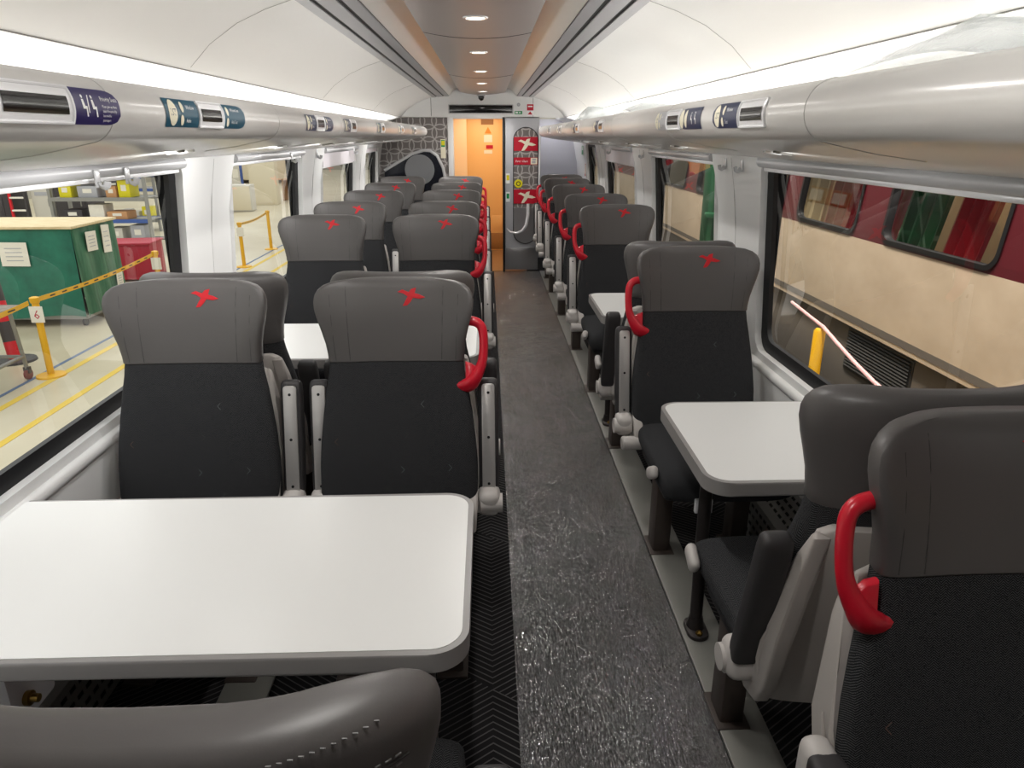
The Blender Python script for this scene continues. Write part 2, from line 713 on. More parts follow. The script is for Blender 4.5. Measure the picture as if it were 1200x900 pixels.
# windows: black rubber surround, pane, cassette of the roller blind
n_win = 0
for s in (-1, 1):
    for k, (a, b) in enumerate(WIN[s]):
        n_win += 1
        outer = rrect(a - 0.004, b + 0.004, WZ0 - 0.004, WZ1 + 0.004, 0.1, 8)
        inner = rrect(a + 0.052, b - 0.052, WZ0 + 0.05, WZ1 - 0.03, 0.075, 8)
        mb = MB()
        n = len(outer)
        A = [(wx(s, z, 0.030), y, z) for y, z in outer]
        B = [(wx(s, z, 0.036), y, z) for y, z in inner]
        Cc = [(wx(s, z, 0.056), y, z) for y, z in inner]
        q = lambda o1, o2: [[o1 + i, o1 + (i + 1) % n, o2 + (i + 1) % n, o2 + i] for i in range(n)]
        mb.add(A + B + Cc, q(0, n) + q(n, 2 * n), 'black_rubber', True)
        win = struct(mb, 'window_%d' % n_win)
        pane = MB()
        V, F = sheet(rrect(a + 0.03, b - 0.03, WZ0 + 0.03, WZ1 - 0.01, 0.08, 8), [], [1.0, 1.3])
        pane.add([(wx(s, z, 0.053), y, z) for y, z in V], F, 'pane_clear' if s < 0 else 'pane_tinted', True)
        pane.build('pane', win)
        if s > 0 and k == 4:
            continue
        rail = MB()
        drop = {(-1, 3): 0.10, (1, 3): 0.10, (-1, 4): 0.03}.get((s, k), 0.0)
        zt = WZ1 - 0.012
        xr = wx(s, zt, 0.004)
        rail.tube([(xr, a + 0.015, zt), (xr, b - 0.015, zt)], (0.023, 0.023), 'rail_grey', 14)
        r = rail.build('blind_rail', win)
        bl = MB()
        zb = zt - 0.03 - drop
        bl.box((wx(s, zb, 0.012), (a + b) / 2, zb), (0.016, b - a - 0.06, 0.018), 'white_gloss', 0.005)
        bl.box((wx(s, (zb + zt) / 2, 0.012), (a + b) / 2, (zb + zt) / 2), (0.004, b - a - 0.07, zt - zb), 'blind_fabric')
        bl.build('blind', win)

# ceiling: coves, vent strips, raised centre
CP = [(1.19, 1.725), (1.12, 1.80), (1.05, 1.835), (0.99, 1.852), (0.975, 1.872), (0.90, 1.945), (0.80, 2.01), (0.70, 2.053), (0.60, 2.085),
      (0.40, 2.10), (0.36, 2.15), (0.28, 2.19)]
prof = [(-d, z) for d, z in CP] + [(d, z) for d, z in reversed(CP)]
mb = MB()
ys = [YN + (10.25 - YN) * i / 10 for i in range(11)]
np_ = len(prof)
vs = [(XC + d, y, z) for y in ys for d, z in prof]
mb.add(vs, [[j * np_ + i, j * np_ + i + 1, (j + 1) * np_ + i + 1, (j + 1) * np_ + i] for j in range(10) for i in range(np_ - 1)], 'ceiling_white', True)
for s in (-1, 1):
    for y in (0.6, 2.7, 4.8, 6.9):
        mb.tube([(XC + s * d, y, z - 0.0003) for d, z in CP[4:9]], 0.0011, 'rack_seam', 5)
        mb.tube([(XC + s * d, y + 0.55, z - 0.0003) for d, z in CP[1:4]], 0.0011, 'rack_seam', 5)
    mb.tube([(XC + s * 0.983, YN, 1.861), (XC + s * 0.983, YF, 1.861)], 0.0018, 'seam_dark', 5)
struct(mb, 'ceiling')
mb = MB()
mb.add([(XC - 1.32, YN - 0.1, 2.28), (XC + 1.32, YN - 0.1, 2.28), (XC + 1.32, 11.1, 2.28), (XC - 1.32, 11.1, 2.28)], [[0, 1, 2, 3]], 'groove_dark', False)
struct(mb, 'roof')
k = 0
for s in (-1, 1):
    k += 1
    mb = MB()
    bars = ((0.594, 0.552), (0.533, 0.470), (0.450, 0.402))      # three bars leave two dark slots
    zz = lambda d: 2.085 + (0.60 - d) * 0.075 - 0.006
    for d0, d1 in bars:
        mb.prism([(d0, 0), (d1, 0), (d1, 0.008), (d0, 0.008)], YN, 9.06, 'vent_grey', lambda u, v, h, s=s: (XC + s * u, h, zz(u) + v - 0.003))
    mb.prism([(0.595, 0), (0.401, 0), (0.401, 0.002), (0.595, 0.002)], YN, 9.06, 'groove_dark', lambda u, v, h, s=s: (XC + s * u, h, zz(u) + v + 0.002))
    struct(mb, 'ceiling_vent_trim_%d' % k)['kind'] = 'structure'
# centre panel of the ceiling
mb = MB()
pp = [(-0.272, 2.155), (-0.266, 2.128)] + [(0.266 * math.sin(t * PI / 14), 2.10 + 0.028 * abs(math.sin(t * PI / 14)) ** 2) for t in range(-6, 7)] + [(0.266, 2.128), (0.272, 2.155)]
rings = []
for y, k in ((YN, 1), (8.75, 1), (8.9, 0.985), (8.97, 0.93)):
    rings.append([(XC + u * (1 if y < 8.8 else k), y, z) for u, z in pp])
mb.loft(rings, 'ceiling_panel', True)
for y in (1.3, 3.85, 6.4):
    mb.tube([(XC + u, y, z - 0.0004) for u, z in pp[1:-1]], 0.0014, 'groove_dark', 5)
struct(mb, 'ceiling_panel')

# near end wall behind the camera
mb = MB()
mb.box((XC, YN - 0.03, 1.08), (2.66, 0.06, 2.4), 'panel_grey')
struct(mb, 'wall_near')

# far bulkhead: left lattice panel, door post, header, right cupboard panel
mb = MB()
mb.box((XC - 0.865, YF + 0.03, 0.93), (0.88, 0.06, 1.86), 'lattice')
struct(mb, 'wall_far_left')
mb = MB()
hv = [(XC + d, z + 0.01) for d, z in prof]
hv = [(XC - 1.3, 1.855), (XC + 1.3, 1.855), (XC + 1.3, 1.862)] + [p for p in hv[::-1] if p[1] > 1.863] + [(XC - 1.3, 1.862)]
mb.prism(hv, YF, YF + 0.06, 'wall_plastic', lambda u, v, h: (u, h, v))
for x in (XC - 0.62, XC + 0.60):
    mb.tube([(x, YF - 0.001, 1.87), (x, YF - 0.001, 2.075)], 0.003, 'seam_dark', 5)
struct(mb, 'wall_far_header')
mb = MB()
mb.box((-0.435, YF + 0.02, 0.93), (0.07, 0.1, 1.86), 'pillar_white', 0.01)
mb.box((0.205, YF + 0.02, 0.93), (0.028, 0.1, 1.86), 'black_rubber', 0.004)
mb.box((-0.10, YF + 0.02, 1.85), (0.62, 0.09, 0.02), 'pillar_white', 0.004)
struct(mb, 'door_1_frame')['kind'] = 'structure'
mb = MB()
mb.box((0.43, YF + 0.03, 0.945), (0.42, 0.06, 1.85), 'panel_grey', 0.006)
mb.box((0.43, YF - 0.004, 0.165), (0.40, 0.012, 0.27), 'steel', 0.003)
for z, mt in ((1.15, 'sign_yellow'), (0.93, 'sign_green')):
    mb.box((0.256, YF - 0.002, z), (0.05, 0.006, 0.12), 'sign_white')
    mb.box((0.256, YF - 0.006, z + 0.01), (0.034, 0.004, 0.06), mt)
struct(mb, 'wall_far_right')
mb = MB()
mb.box((0.63, 9.84, 0.93), (0.02, 0.76, 1.86), 'partition_grey')
mb.box((0.94, 10.22, 0.93), (0.66, 0.06, 1.86), 'partition_grey')
struct(mb, 'wall_recess')

# vestibule beyond the doorway
mb = MB()
mb.add([(-0.62, YF, 0.003), (0.5, YF, 0.003), (0.5, 11.0, 0.003), (-0.62, 11.0, 0.003)], [[0, 1, 2, 3]], 'vestibule_floor_brown', False)
struct(mb, 'floor_vestibule')
mb = MB()
mb.box((-0.60, 10.1, 0.94), (0.05, 1.8, 2.1), 'vestibule_cream')
mb.box((-0.44, 10.85, 1.0), (0.30, 0.06, 2.1), 'vestibule_cream')
mb.box((0.47, 10.1, 0.94), (0.05, 1.8, 2.1), 'vestibule_cream')
mb.box((-0.06, 10.1, 1.99), (1.1, 1.8, 0.05), 'vestibule_cream')
struct(mb, 'wall_vestibule')
mb = MB()
mb.box((0.06, 10.93, 1.0), (0.74, 0.06, 2.06), 'vestibule_orange', 0.01)
mb.box((0.06, 10.895, 0.14), (0.66, 0.012, 0.24), 'vestibule_dark', 0.004)
mb.box((0.14, 10.895, 0.42), (0.16, 0.01, 0.2), 'vestibule_orange', 0.02)
items = [('poly', rect(-0.10, 0.08, 1.80, 1.88), 'vestibule_dark'), ('poly', [(-0.05, 1.68), (0.05, 1.68), (0.0, 1.77)], 'sign_orange'),
         ('poly', rect(-0.06, 0.06, 1.56, 1.66), 'sign_cream'), ('poly', rect(-0.03, 0.07, 1.47, 1.52), 'sign_red'),
         ('poly', rect(-0.06, 0.06, 1.40, 1.45), 'sign_cream'), ('text', '! caution', -0.05, 1.63, 0.022, 'sign_black', 'LEFT')]
items = items[:-1]
sign_items(mb, lambda u, v, o: (0.02 + u, 10.898 - o, v), items)
door2 = struct(mb, 'door_2')

# passenger display over the doorway and small signs
t = thing('passenger_display', 'long blank black display strip above the doorway', 'display', (-0.065, YF, 1.95))
mb = MB(); mb.box((0, -0.008, 0), (0.78, 0.02, 0.105), 'rail_grey', 0.006); mb.build('housing', t)
mb = MB(); mb.box((0, -0.02, 0), (0.755, 0.006, 0.085), 'screen_black', 0.002); mb.build('screen', t)


def wall_sign(name, label, x, z, w, h, items, base='sign_white', y=YF, cat='sign', group=None, th=0.006):
    mb = MB()
    mb.box((0, -th / 2, 0), (w, th, h), base)
    sign_items(mb, lambda u, v, o: (u, -th - o, v), items)
    return tag(mb.build(name, None, (x, y, z)), label, cat, group)


wall_sign('exit_sign', 'small green and white sign right of the black display', 0.385, 1.915, 0.10, 0.05,
          [('poly', rect(-0.046, 0.046, -0.022, 0.014), 'sign_green'), ('poly', [(-0.035, -0.012), (-0.005, -0.012), (-0.005, 0.006), (-0.035, 0.006)], 'sign_white'), ('poly', [(0.008, -0.014), (0.034, -0.004), (0.008, 0.007)], 'sign_white')])
wall_sign('emergency_notice', 'red and white notice high on the bulkhead beside the green sign', 0.525, 1.945, 0.085, 0.13,
          [('poly', rect(-0.038, 0.04, -0.01, 0.06), 'sign_red'), ('poly', rect(-0.026, 0.028, 0.028, 0.042), 'sign_white'), ('poly', [(-0.03, -0.055), (0.03, -0.055), (0, -0.02)], 'sign_red')])
mb = MB(); mb.disc((0, -0.012, 0), 0.02, 0.012, 'vent_grey', 'y', 20); mb.disc((0, -0.016, 0), 0.012, 0.006, 'rail_grey', 'y', 16)
tag(mb.build('call_light', None, (0.385, YF, 2.0)), 'small round grey button above the green sign', 'button')
t = thing('security_camera', 'small dark dome camera hanging under the ceiling panel end', 'camera', (-0.06, 8.86, 2.10))
mb = MB(); mb.tube([(0, 0, 0.0), (0, 0, -0.012), (0, 0, -0.02)], [0.05, 0.05, 0.035], 'rail_grey', 20); mb.build('base', t)
mb = MB(); mb.tube([(0, 0, -0.02), (0.004, -0.01, -0.04), (0.008, -0.02, -0.056), (0.01, -0.024, -0.062)], [0.035, 0.034, 0.022, 0.006], 'screen_black', 16); mb.build('dome', t)

# stadium-shaped signboard on the cupboard panel
t = thing('signboard', 'tall round-ended lattice signboard on the grey bulkhead beside the doorway', 'signboard', (0.475, YF, 0.0))
sb = rrect(-0.155, 0.155, 0.35, 1.75, 0.154, 10)
mb = MB(); mb.prism(sb, 0.0, -0.012, 'black_rubber', lambda u, v, h: (u, h, v)); mb.build('rim', t)
mb = MB(); inn = rrect(-0.145, 0.145, 0.36, 1.74, 0.144, 10)
mb.prism([p for p in inn], -0.012, -0.016, 'lattice', lambda u, v, h: (u, h, v)); mb.build('lattice_panel', t)
mb = MB(); mb.prism(rrect(-0.145, 0.145, 0.362, 0.80, (0.143, 0.143, 0, 0), 10), -0.016, -0.02, 'steel', lambda u, v, h: (u, h, v)); mb.build('lower_panel', t)
for z0, z1 in ((1.475, 1.635), (0.85, 1.02)):
    mb = MB(); mb.box((0, -0.02, (z0 + z1) / 2), (0.29, 0.008, z1 - z0), 'sign_red')
    sign_items(mb, lambda u, v, o, zc=(z0 + z1) / 2: (u, -0.024 - o, zc + v), [('emb', 0.015, 0, 0.225, 'sign_cream')])
    mb.build('logo_panel', t)
mb = MB(); mb.box((0, -0.02, 1.355), (0.29, 0.008, 0.085), 'sign_red')
sign_items(mb, lambda u, v, o: (u, -0.024 - o, 1.355 + v), [('poly', rect(0.06, 0.14, -0.038, 0.038), 'sign_cream'), ('text', 'First Class', -0.125, -0.012, 0.036, 'sign_white', 'LEFT'),
    ('poly', rect(0.075, 0.12, -0.022, 0.0), 'panel_grey'), ('poly', rect(0.08, 0.125, 0.008, 0.028), 'panel_grey')])
mb.build('class_strip', t)
mb = MB(); mb.disc((-0.09, -0.028, 1.09), 0.05, 0.012, 'sign_yellow', 'y', 24)
sign_items(mb, lambda u, v, o: (-0.09 + u, -0.028 - o, 1.09 + v), [('ell', 0, 0, 0.028, 0.028, 'sign_black'), ('ell', 0, 0, 0.018, 0.018, 'sign_yellow')])
mb.build('round_button', t)

# lattice wall's small green-yellow plaque
wall_sign('wall_plaque', 'narrow yellow-green plaque on the lattice wall left of the doorway', -0.53, 1.50, 0.06, 0.22,
          [('poly', rect(-0.024, 0.024, 0.02, 0.10), 'sign_green'), ('poly', rect(-0.02, 0.02, 0.04, 0.09), 'sign_yellow')], 'sign_cream')

# dark glass draught screen with a round disc, left of the doorway
t = thing('draught_screen', 'dark glass draught screen with chrome rim and round grey disc', 'screen', (0, 9.02, 0))
scr = [(-1.24, 0.05), (-0.50, 0.05), (-0.50, 1.10), (-0.535, 1.28), (-0.60, 1.42), (-0.68, 1.475), (-0.76, 1.48), (-0.90, 1.44), (-1.24, 1.25)]
mb = MB(); mb.prism(scr, -0.012, 0.012, 'screen_glass_dark', lambda u, v, h: (u, h, v)); mb.build('glass', t)
mb = MB(); mb.tube([(u, 0, v) for u, v in scr[1:]], 0.02, 'rail_grey', 10); mb.build('rim', t)
mb = MB(); mb.disc((-0.815, -0.022, 1.26), 0.178, 0.012, 'disc_grey', 'y', 40); mb.build('disc', t)

# white tube drawn as glare on a glass edge, right of the doorway
mb = MB(); mb.tube([(0.642, YF - 0.012, 0.62), (0.643, YF - 0.012, 0.68), (0.644, YF - 0.012, 0.8), (0.644, YF - 0.012, 1.5), (0.643, YF - 0.012, 1.76)], 0.011, 'glare_white', 8)
tag(mb.build('edge_glare'), 'upright white streak of painted glare on the edge of the signboard bulkhead', 'glare streak')
mb = MB(); mb.tube([(0.235, 8.99, 0.56), (0.28, 8.985, 0.515), (0.36, 8.98, 0.50), (0.43, 8.975, 0.53), (0.48, 8.97, 0.60), (0.50, 8.97, 0.72), (0.50, 8.97, 0.86)],
                   [0.006, 0.012, 0.017, 0.02, 0.022, 0.022, 0.018], 'glare_white', 10)
mb.tube([(0.50, 8.97, 0.84), (0.50, YF - 0.032, 0.84)], 0.01, 'glare_white', 8)  # made-up tube shaped like light reflected in clear plastic
tag(mb.build('glare_streak'), 'curved white streak of painted glare in front of the signboard', 'rail')
# green emergency plate and notices near the far right window
for nm, lab, y, z, w, h, items in (
        ('safety_sign', 'green safety sign on the right wall past the last seat', 9.25, 1.50, 0.16, 0.15, [('poly', rect(-0.078, 0.078, -0.073, 0.073), 'sign_green'), ('poly', [(-0.05, -0.02), (0.0, 0.04), (0.05, -0.02)], 'sign_white')]),
        ('door_notice', 'white notice with red print below the green safety sign', 9.25, 1.26, 0.16, 0.24, [('poly', rect(-0.05, 0.05, -0.09, 0.08), 'coach_red'), ('poly', rect(-0.03, 0.03, -0.06, 0.05), 'sign_cream')])):
    mb = MB()
    X = wx(1, z) - 0.003
    mb.box((0, 0, 0), (0.006, w, h), 'sign_white')
    sign_items(mb, lambda u, v, o: (-0.003 - o, -u, v), items)
    tag(mb.build(nm, None, (X, y, z)), lab, 'sign')

# downlights in the ceiling panel
for k, y in enumerate((1.93, 3.2, 4.46, 5.73, 7.0, 8.27)):
    if k == 0: continue
    lab = ['', 'closest to the table seats', 'second along from the table seats', 'third along, halfway down the saloon', 'fourth along from the table seats', 'beside the doorway end'][k]
    t = thing('downlight', 'round recessed ceiling downlight %s' % lab, 'ceiling light', (XC, y, 2.10), 0, 'ceiling downlights')
    mb = MB(); n = 28
    rr = [[(r * math.cos(2 * PI * i / n), r * math.sin(2 * PI * i / n), z) for i in range(n)] for r, z in ((0.052, 0.001), (0.050, -0.004), (0.040, -0.004), (0.036, 0.006))]
    mb.loft(rr, 'white_gloss', False); mb.build('bezel', t)
    mb = MB(); mb.disc((0, 0, -0.001), 0.037, 0.004, 'lamp_warm', 'z', 24); mb.build('lamp', t)
# ------------------------------------------------------------------ luggage racks
NC, NZ, NR = 0.672, 1.693, 0.056


def nose(a, off=0.0):
    return (NC - (NR + off) * math.cos(a), NZ + (NR + off) * math.sin(a))


def rack_profile():
    p = [(1.19, 1.563), (1.10, 1.575), (0.98, 1.590), (0.86, 1.604), (0.76, 1.618), (0.705, 1.629)]
    for k in range(15):
        p.append(nose(math.radians(-72 + 158 * k / 14)))
    p += [(0.72, 1.742), (0.85, 1.735), (1.17, 1.735)]
    return p


RP = rack_profile()
racks = {}
for s, side in ((-1, 'left'), (1, 'right')):
    lab = ('long white overhead luggage rack above the left windows and two-seat side' if s < 0 else 'long white overhead luggage rack above the right windows and single seats')
    t = thing('luggage_rack', lab, 'luggage rack', (0, 0, 0), 0, 'overhead luggage racks')
    racks[s] = t
    mb = MB()
    rings = []
    yend = 8.95
    for y, k in [(YN + 0.01, 1.0)] + [(0.6 + 1.0 * i, 1.0) for i in range(8)] + [(8.2, 1.0), (8.45, .985), (8.65, .95), (8.8, .88), (8.9, .75), (8.95, .55)]:
        rings.append([(XC + s * (1.19 - (1.19 - d) * (1 if k == 1 else k)), y, 1.66 + (z - 1.66) * (0.35 + 0.65 * k if d > 1.1 else k)) for d, z in RP])
    mb.loft(rings, 'rack_shell', True)
    for y in (0.55, 1.36, 2.42, 3.48, 4.54, 5.6, 6.66, 7.72):   # hairline joints across the shell
        mb.tube([(XC + s * (d - 0.0002), y, z - 0.0002) for d, z in RP[3:-3]], 0.0010, 'rack_seam', 5)
    mb.build('shell', t)
    mb = MB()     # lighting strip lying on the back of the rack
    mb.box((XC + s * 1.10, 3.7, 1.745), (0.03, 10.0, 0.016), 'lamp_strip', 0.004)
    mb.build('lamp_strip', t)


def nose_map(s, yc):
    """sign coordinates (u along the reading direction, v up) on the rounded rack nose"""
    def f(u, v, o):
        d, z = nose(v / NR + 0.05, o)
        return (XC + s * d, yc + (u if s < 0 else -u), z)
    return f


def nose_patch(mb, mapf, u0, u1, vspan, mat, off, th=0.0, nu=8, nv=8):
    V, F = [], []
    for i in range(nu + 1):
        u = u0 + (u1 - u0) * i / nu
        a, b = vspan(i / nu)
        for j in range(nv + 1):
            V.append(mapf(u, a + (b - a) * j / nv, off))
    for i in range(nu):
        for j in range(nv):
            k = i * (nv + 1) + j
            F.append([k, k + nv + 1, k + nv + 2, k + 1])
    mb.add(V, F, mat, True)


def span(h, left_round, right_round):
    def f(t):
        k = 1.0
        if left_round and t < 0.25:
            k = math.sqrt(max(0, 1 - (1 - t / 0.25) ** 2)) * 0.55 + 0.45
        if right_round and t > 0.7:
            k = math.sqrt(max(0, 1 - ((t - 0.7) / 0.3) ** 2)) * 0.55 + 0.45
        return (-h * k, h * k)
    return f


def rack_sign(s, yc, w, col, items, lr=False, rr=True, h=0.029, name='sign'):
    mb = MB()
    mf = nose_map(s, yc)
    nose_patch(mb, mf, -w / 2, w / 2, span(h, lr, rr), col, 0.0012, nu=16)
    sign_items(mb, lambda u, v, o: mf(u, v, o + 0.0012), items)
    return mb.build(name, racks[s])


def rack_display(s, yc, w):
    mf = nose_map(s, yc)
    mb = MB()
    nose_patch(mb, mf, -w / 2, w / 2, span(0.029, False, False), 'white_gloss', 0.0015)
    for sg in (-1, 1):
        mb.tube([mf(-w / 2, sg * 0.027, 0.002), mf(w / 2, sg * 0.027, 0.002)], 0.003, 'white_gloss', 8)
        mb.tube([mf(sg * w / 2, -0.027 + 0.054 * i / 6, 0.002) for i in range(7)], 0.003, 'white_gloss', 8)
    d = mb.build('display', racks[s])
    mb = MB()
    nose_patch(mb, mf, -w / 2 + 0.014, w / 2 - 0.014, lambda t: (-0.014, 0.012), 'screen_black', 0.0028)
    mb.build('screen', d)


def person_icon(x, sc, mat):
    P = lambda pts: ('poly', [(x + a * sc, b * sc) for a, b in pts], mat)
    return [('ell', x - 0.1 * sc, 0.85 * sc, 0.17 * sc, 0.17 * sc, mat),
            P([(-0.35, 0.6), (0.0, 0.6), (0.1, 0.0), (0.45, 0.0), (0.6, -0.9), (0.35, -0.95), (0.22, -0.25), (-0.3, -0.25)])]


def class_sign(s, yc, w, col, a, b, flip=False):
    r = 0.022
    sx = -1 if flip else 1
    it = [('ell', -w * 0.3, 0, 0.021, 0.026, 'sign_cream'), ('text', '1ST', -w * 0.3, -0.006, 0.02, 'sign_navy', 'CENTER'),
          ('ell', -w * 0.02, 0.012, 0.0085, 0.011, 'sign_cream'), ('ell', -w * 0.05, -0.014, 0.0085, 0.0105, 'sign_cream'),
          ('text', a, w * 0.1, 0.008, 0.0125, 'sign_white', 'LEFT'), ('text', b, w * 0.07, -0.018, 0.0125, 'sign_white', 'LEFT')]
    return rack_sign(s, yc, w, col, it, lr=flip, rr=False)


def info_sign(s, yc, w, col):
    it = [('ell', -w * 0.33, 0.012, 0.0085, 0.011, 'sign_cream'), ('ell', -w * 0.36, -0.014, 0.0085, 0.0105, 'sign_cream'),
          ('text', 'Window Seat', -w * 0.18, 0.012, 0.0115, 'sign_white', 'LEFT'),
          ('text', 'Aisle Seat', -w * 0.2, -0.016, 0.0115, 'sign_white', 'LEFT')]
    return rack_sign(s, yc, w, col, it, lr=False, rr=True)


# left rack
rack_display(-1, 1.135, 0.19)
rack_sign(-1, 1.31, 0.148, 'sign_purple', person_icon(-0.045, 0.017, 'sign_white') + person_icon(-0.016, 0.017, 'sign_white') +
          [('poly', [(-0.030, 0.017), (-0.027, 0.017), (-0.032, -0.01), (-0.035, -0.01)], 'sign_white'),
           ('text', 'Priority Seats', 0.008, 0.009, 0.0105, 'sign_white', 'LEFT'), ('text', 'Please give up these', 0.008, -0.001, 0.0062, 'sign_white', 'LEFT'),
           ('text', 'seats if required by', 0.008, -0.008, 0.0062, 'sign_white', 'LEFT'), ('text', 'less mobile', 0.008, -0.015, 0.0062, 'sign_white', 'LEFT'),
           ('text', 'passengers', 0.008, -0.022, 0.0062, 'sign_white', 'LEFT')])['label'] = 'purple priority seats sign'
class_sign(-1, 1.665, 0.175, 'sign_teal', 'Window', 'Aisle')['label'] = 'teal sign with 1ST in a cream oval'
rack_display(-1, 1.835, 0.155)
info_sign(-1, 2.0, 0.16, 'sign_teal')['label'] = 'teal window and aisle seat sign'
class_sign(-1, 2.86, 0.16, 'sign_navy', 'Window', 'Aisle')
rack_display(-1, 3.02, 0.14)
info_sign(-1, 3.18, 0.15, 'sign_navy')
for yc in (3.6, 4.65, 5.75, 6.8):
    class_sign(-1, yc, 0.15, 'sign_navy' if yc < 4 else 'sign_teal', 'Window', 'Aisle')
    rack_display(-1, yc + 0.16, 0.13)
# right rack
rack_display(1, 1.635, 0.16)
class_sign(1, 1.82, 0.18, 'sign_navy', 'Window', 'Seat', True)['label'] = 'dark blue sign with 1ST in a cream oval'
rack_sign(1, 2.13, 0.22, 'sign_navy', [('ell', -0.085, 0, 0.022, 0.026, 'sign_cream'), ('ell', -0.04, 0.0, 0.014, 0.024, 'sign_cream')] + person_icon(0.02, 0.016, 'sign_white') +
          person_icon(0.06, 0.016, 'sign_white'), True, False)['label'] = 'dark blue sign with seat pictograms'
rack_display(1, 2.325, 0.16)
class_sign(1, 2.49, 0.16, 'panel_grey', 'Aisle', 'Seat', True)
for yc in (3.8, 4.8, 5.9, 6.9):
    class_sign(1, yc + 0.19, 0.14, 'sign_navy', 'Window', 'Seat', True)
    rack_display(1, yc, 0.14)

# reading-light slits on the underside of the racks
for s, ylist in ((-1, (0.95, 2.1, 3.1, 4.1, 5.1, 6.1)), (1, (1.95, 3.0, 4.0, 5.0, 6.0))):
    for y in ylist:
        for k in range(2):
            mb = MB()
            d0 = 0.80
            mb.tube([(XC + s * (d0 + 0.06 * i / 4), y + 0.07 * k + 0.03 * math.sin(i / 4 * PI / 2), lerp_table([(0.705, 1.629), (0.76, 1.618), (0.86, 1.604), (0.98, 1.59)], d0 + 0.06 * i / 4) - 0.001) for i in range(5)],
                    (0.0035, 0.006), 'white_gloss' if k else 'seam_dark', 8)
            mb.build('reading_light_vent', racks[s])

# crumpled clear plastic wrapping left on the right-hand rack
for nm, pts, lab in (
        ('plastic_wrap', [(0.98, 0.0), (1.06, 0.05), (1.13, 0.055), (1.2, 0.075), (1.28, 0.06), (1.36, 0.045), (1.44, 0.012), (1.5, 0.0)], 'crumpled clear plastic sheet lying on the right rack above the near window'),
        ('plastic_wrap', [(3.45, 0.0), (3.55, 0.04), (3.66, 0.05), (3.78, 0.015), (3.9, 0.0)], 'small crumpled clear plastic scrap standing on the right rack, middle piece'),
        ('plastic_wrap', [(5.3, 0.0), (5.42, 0.05), (5.5, 0.10), (5.6, 0.03), (5.7, 0.0)], 'small peaked clear plastic scrap on the right rack near the doorway end')):
    mb = MB()
    random.seed(len(pts))
    rings = []
    for y, h in pts:
        row = []
        for k in range(9):
            d = 0.70 + 0.30 * k / 8
            hh = h * math.sin(PI * min(1, (k + 0.6) / 8.6)) * (0.85 + 0.3 * random.random())
            row.append((XC + d, y + 0.03 * random.uniform(-1, 1), 1.757 + hh))
        rings.append(row + [(p[0], p[1], p[2] - 0.004) for p in row[::-1]])
    mb.loft(rings, 'clear_wrap', True)
    tag(mb.build(nm), lab, 'plastic sheet', 'plastic scraps on the rack')

# clear coat hooks on the window pillars and blind cassettes
def make_hook():
    mb = MB()
    mb.box((0, 0, 0), (0.005, 0.034, 0.056), 'clear_hook', 0.003)
    mb.tube([(-0.002, 0, -0.012), (-0.009, 0, -0.024), (-0.018, 0, -0.028), (-0.027, 0, -0.022), (-0.030, 0, -0.008)], [(0.006, 0.011)] * 5, 'clear_hook', 8)
    return mb.build('coat_hook')


hook0 = None
HK = [(-1, 2.40, 'coat hook on the left near blind cassette, closer of the pair'), (-1, 2.60, 'coat hook on the left near blind cassette, further of the pair'),
      (-1, 4.80, 'coat hook on the second left blind cassette'), (-1, 5.62, 'coat hook on the left pillar before the drawn-down blind'),
      (-1, 7.05, 'coat hook at the far end of the left drawn-down blind'),
      (1, 3.42, 'coat hook on the right pillar, closer to the near window'), (1, 3.66, 'coat hook on the right pillar, closer to the second window'),
      (1, 5.62, 'coat hook on the right pillar after the second window'), (1, 7.0, 'coat hook on the right blind furthest down the saloon')]
for s, y, lab in HK:
    if hook0 is None:
        hook0 = h = make_hook()
    else:
        h = hook0.copy(); COL.objects.link(h)
    onrail = any(a < y < b for a, b in WIN[s])
    h.location = (wx(s, 1.52) - s * (0.026 if onrail else 0.004), y, 1.52)
    h.rotation_euler = (0, 0, 0 if s > 0 else PI)
    tag(h, 'clear plastic ' + lab, 'hook', 'coat hooks')

# heater ducts along the wall foot, with rows of slots
for s, side in ((-1, 'left'), (1, 'right')):
    mb = MB()
    pr = [(1.155, 0.0), (1.165, 0.185), (1.175, 0.20), (1.262, 0.30), (1.275, 0.303), (1.283, 0.303), (1.283, 0.0)]
    mb.prism(pr, YN + 0.02, 9.0, 'duct_grey', lambda u, v, h, s=s: (XC + s * u, h, v))
    y = 0.6
    row = 0
    slots = []
    for y_i in range(int((4.6 - 0.6) / 0.045)):
        y = 0.6 + 0.045 * y_i
        for r in range(4):
            yy = y + (0.0225 if r % 2 else 0)
            f0, f1 = (r + 0.62) / 4.6, (r + 0.98) / 4.6
            for base in (0, 1):
                P = (lambda f: (1.175 + (1.262 - 1.175) * f, 0.20 + 0.10 * f)) if base else (lambda f: (1.155 + 0.010 * f, 0.185 * f))
                n = (-0.0008, 0.0008) if base else (-0.0012, 0)
                q = [P(f0), P(f1)]
                mb.add([(XC + s * (q[0][0] + n[0]), yy, q[0][1] + n[1]), (XC + s * (q[0][0] + n[0]), yy + 0.028, q[0][1] + n[1]),
                        (XC + s * (q[1][0] + n[0]), yy + 0.028, q[1][1] + n[1]), (XC + s * (q[1][0] + n[0]), yy, q[1][1] + n[1])], [[0, 1, 2, 3]], 'groove_dark', False)
    tag(mb.build('heater_duct'), 'slotted grey heater duct along the %s wall foot' % ('two-seat side' if s < 0 else 'single-seat side'), 'heater', 'heater ducts')
# ------------------------------------------------------------------ seats
# a seat faces -Y, stands with its hinge line above its own origin
def yf(z):
    return 0.2267 * (z - 0.45)


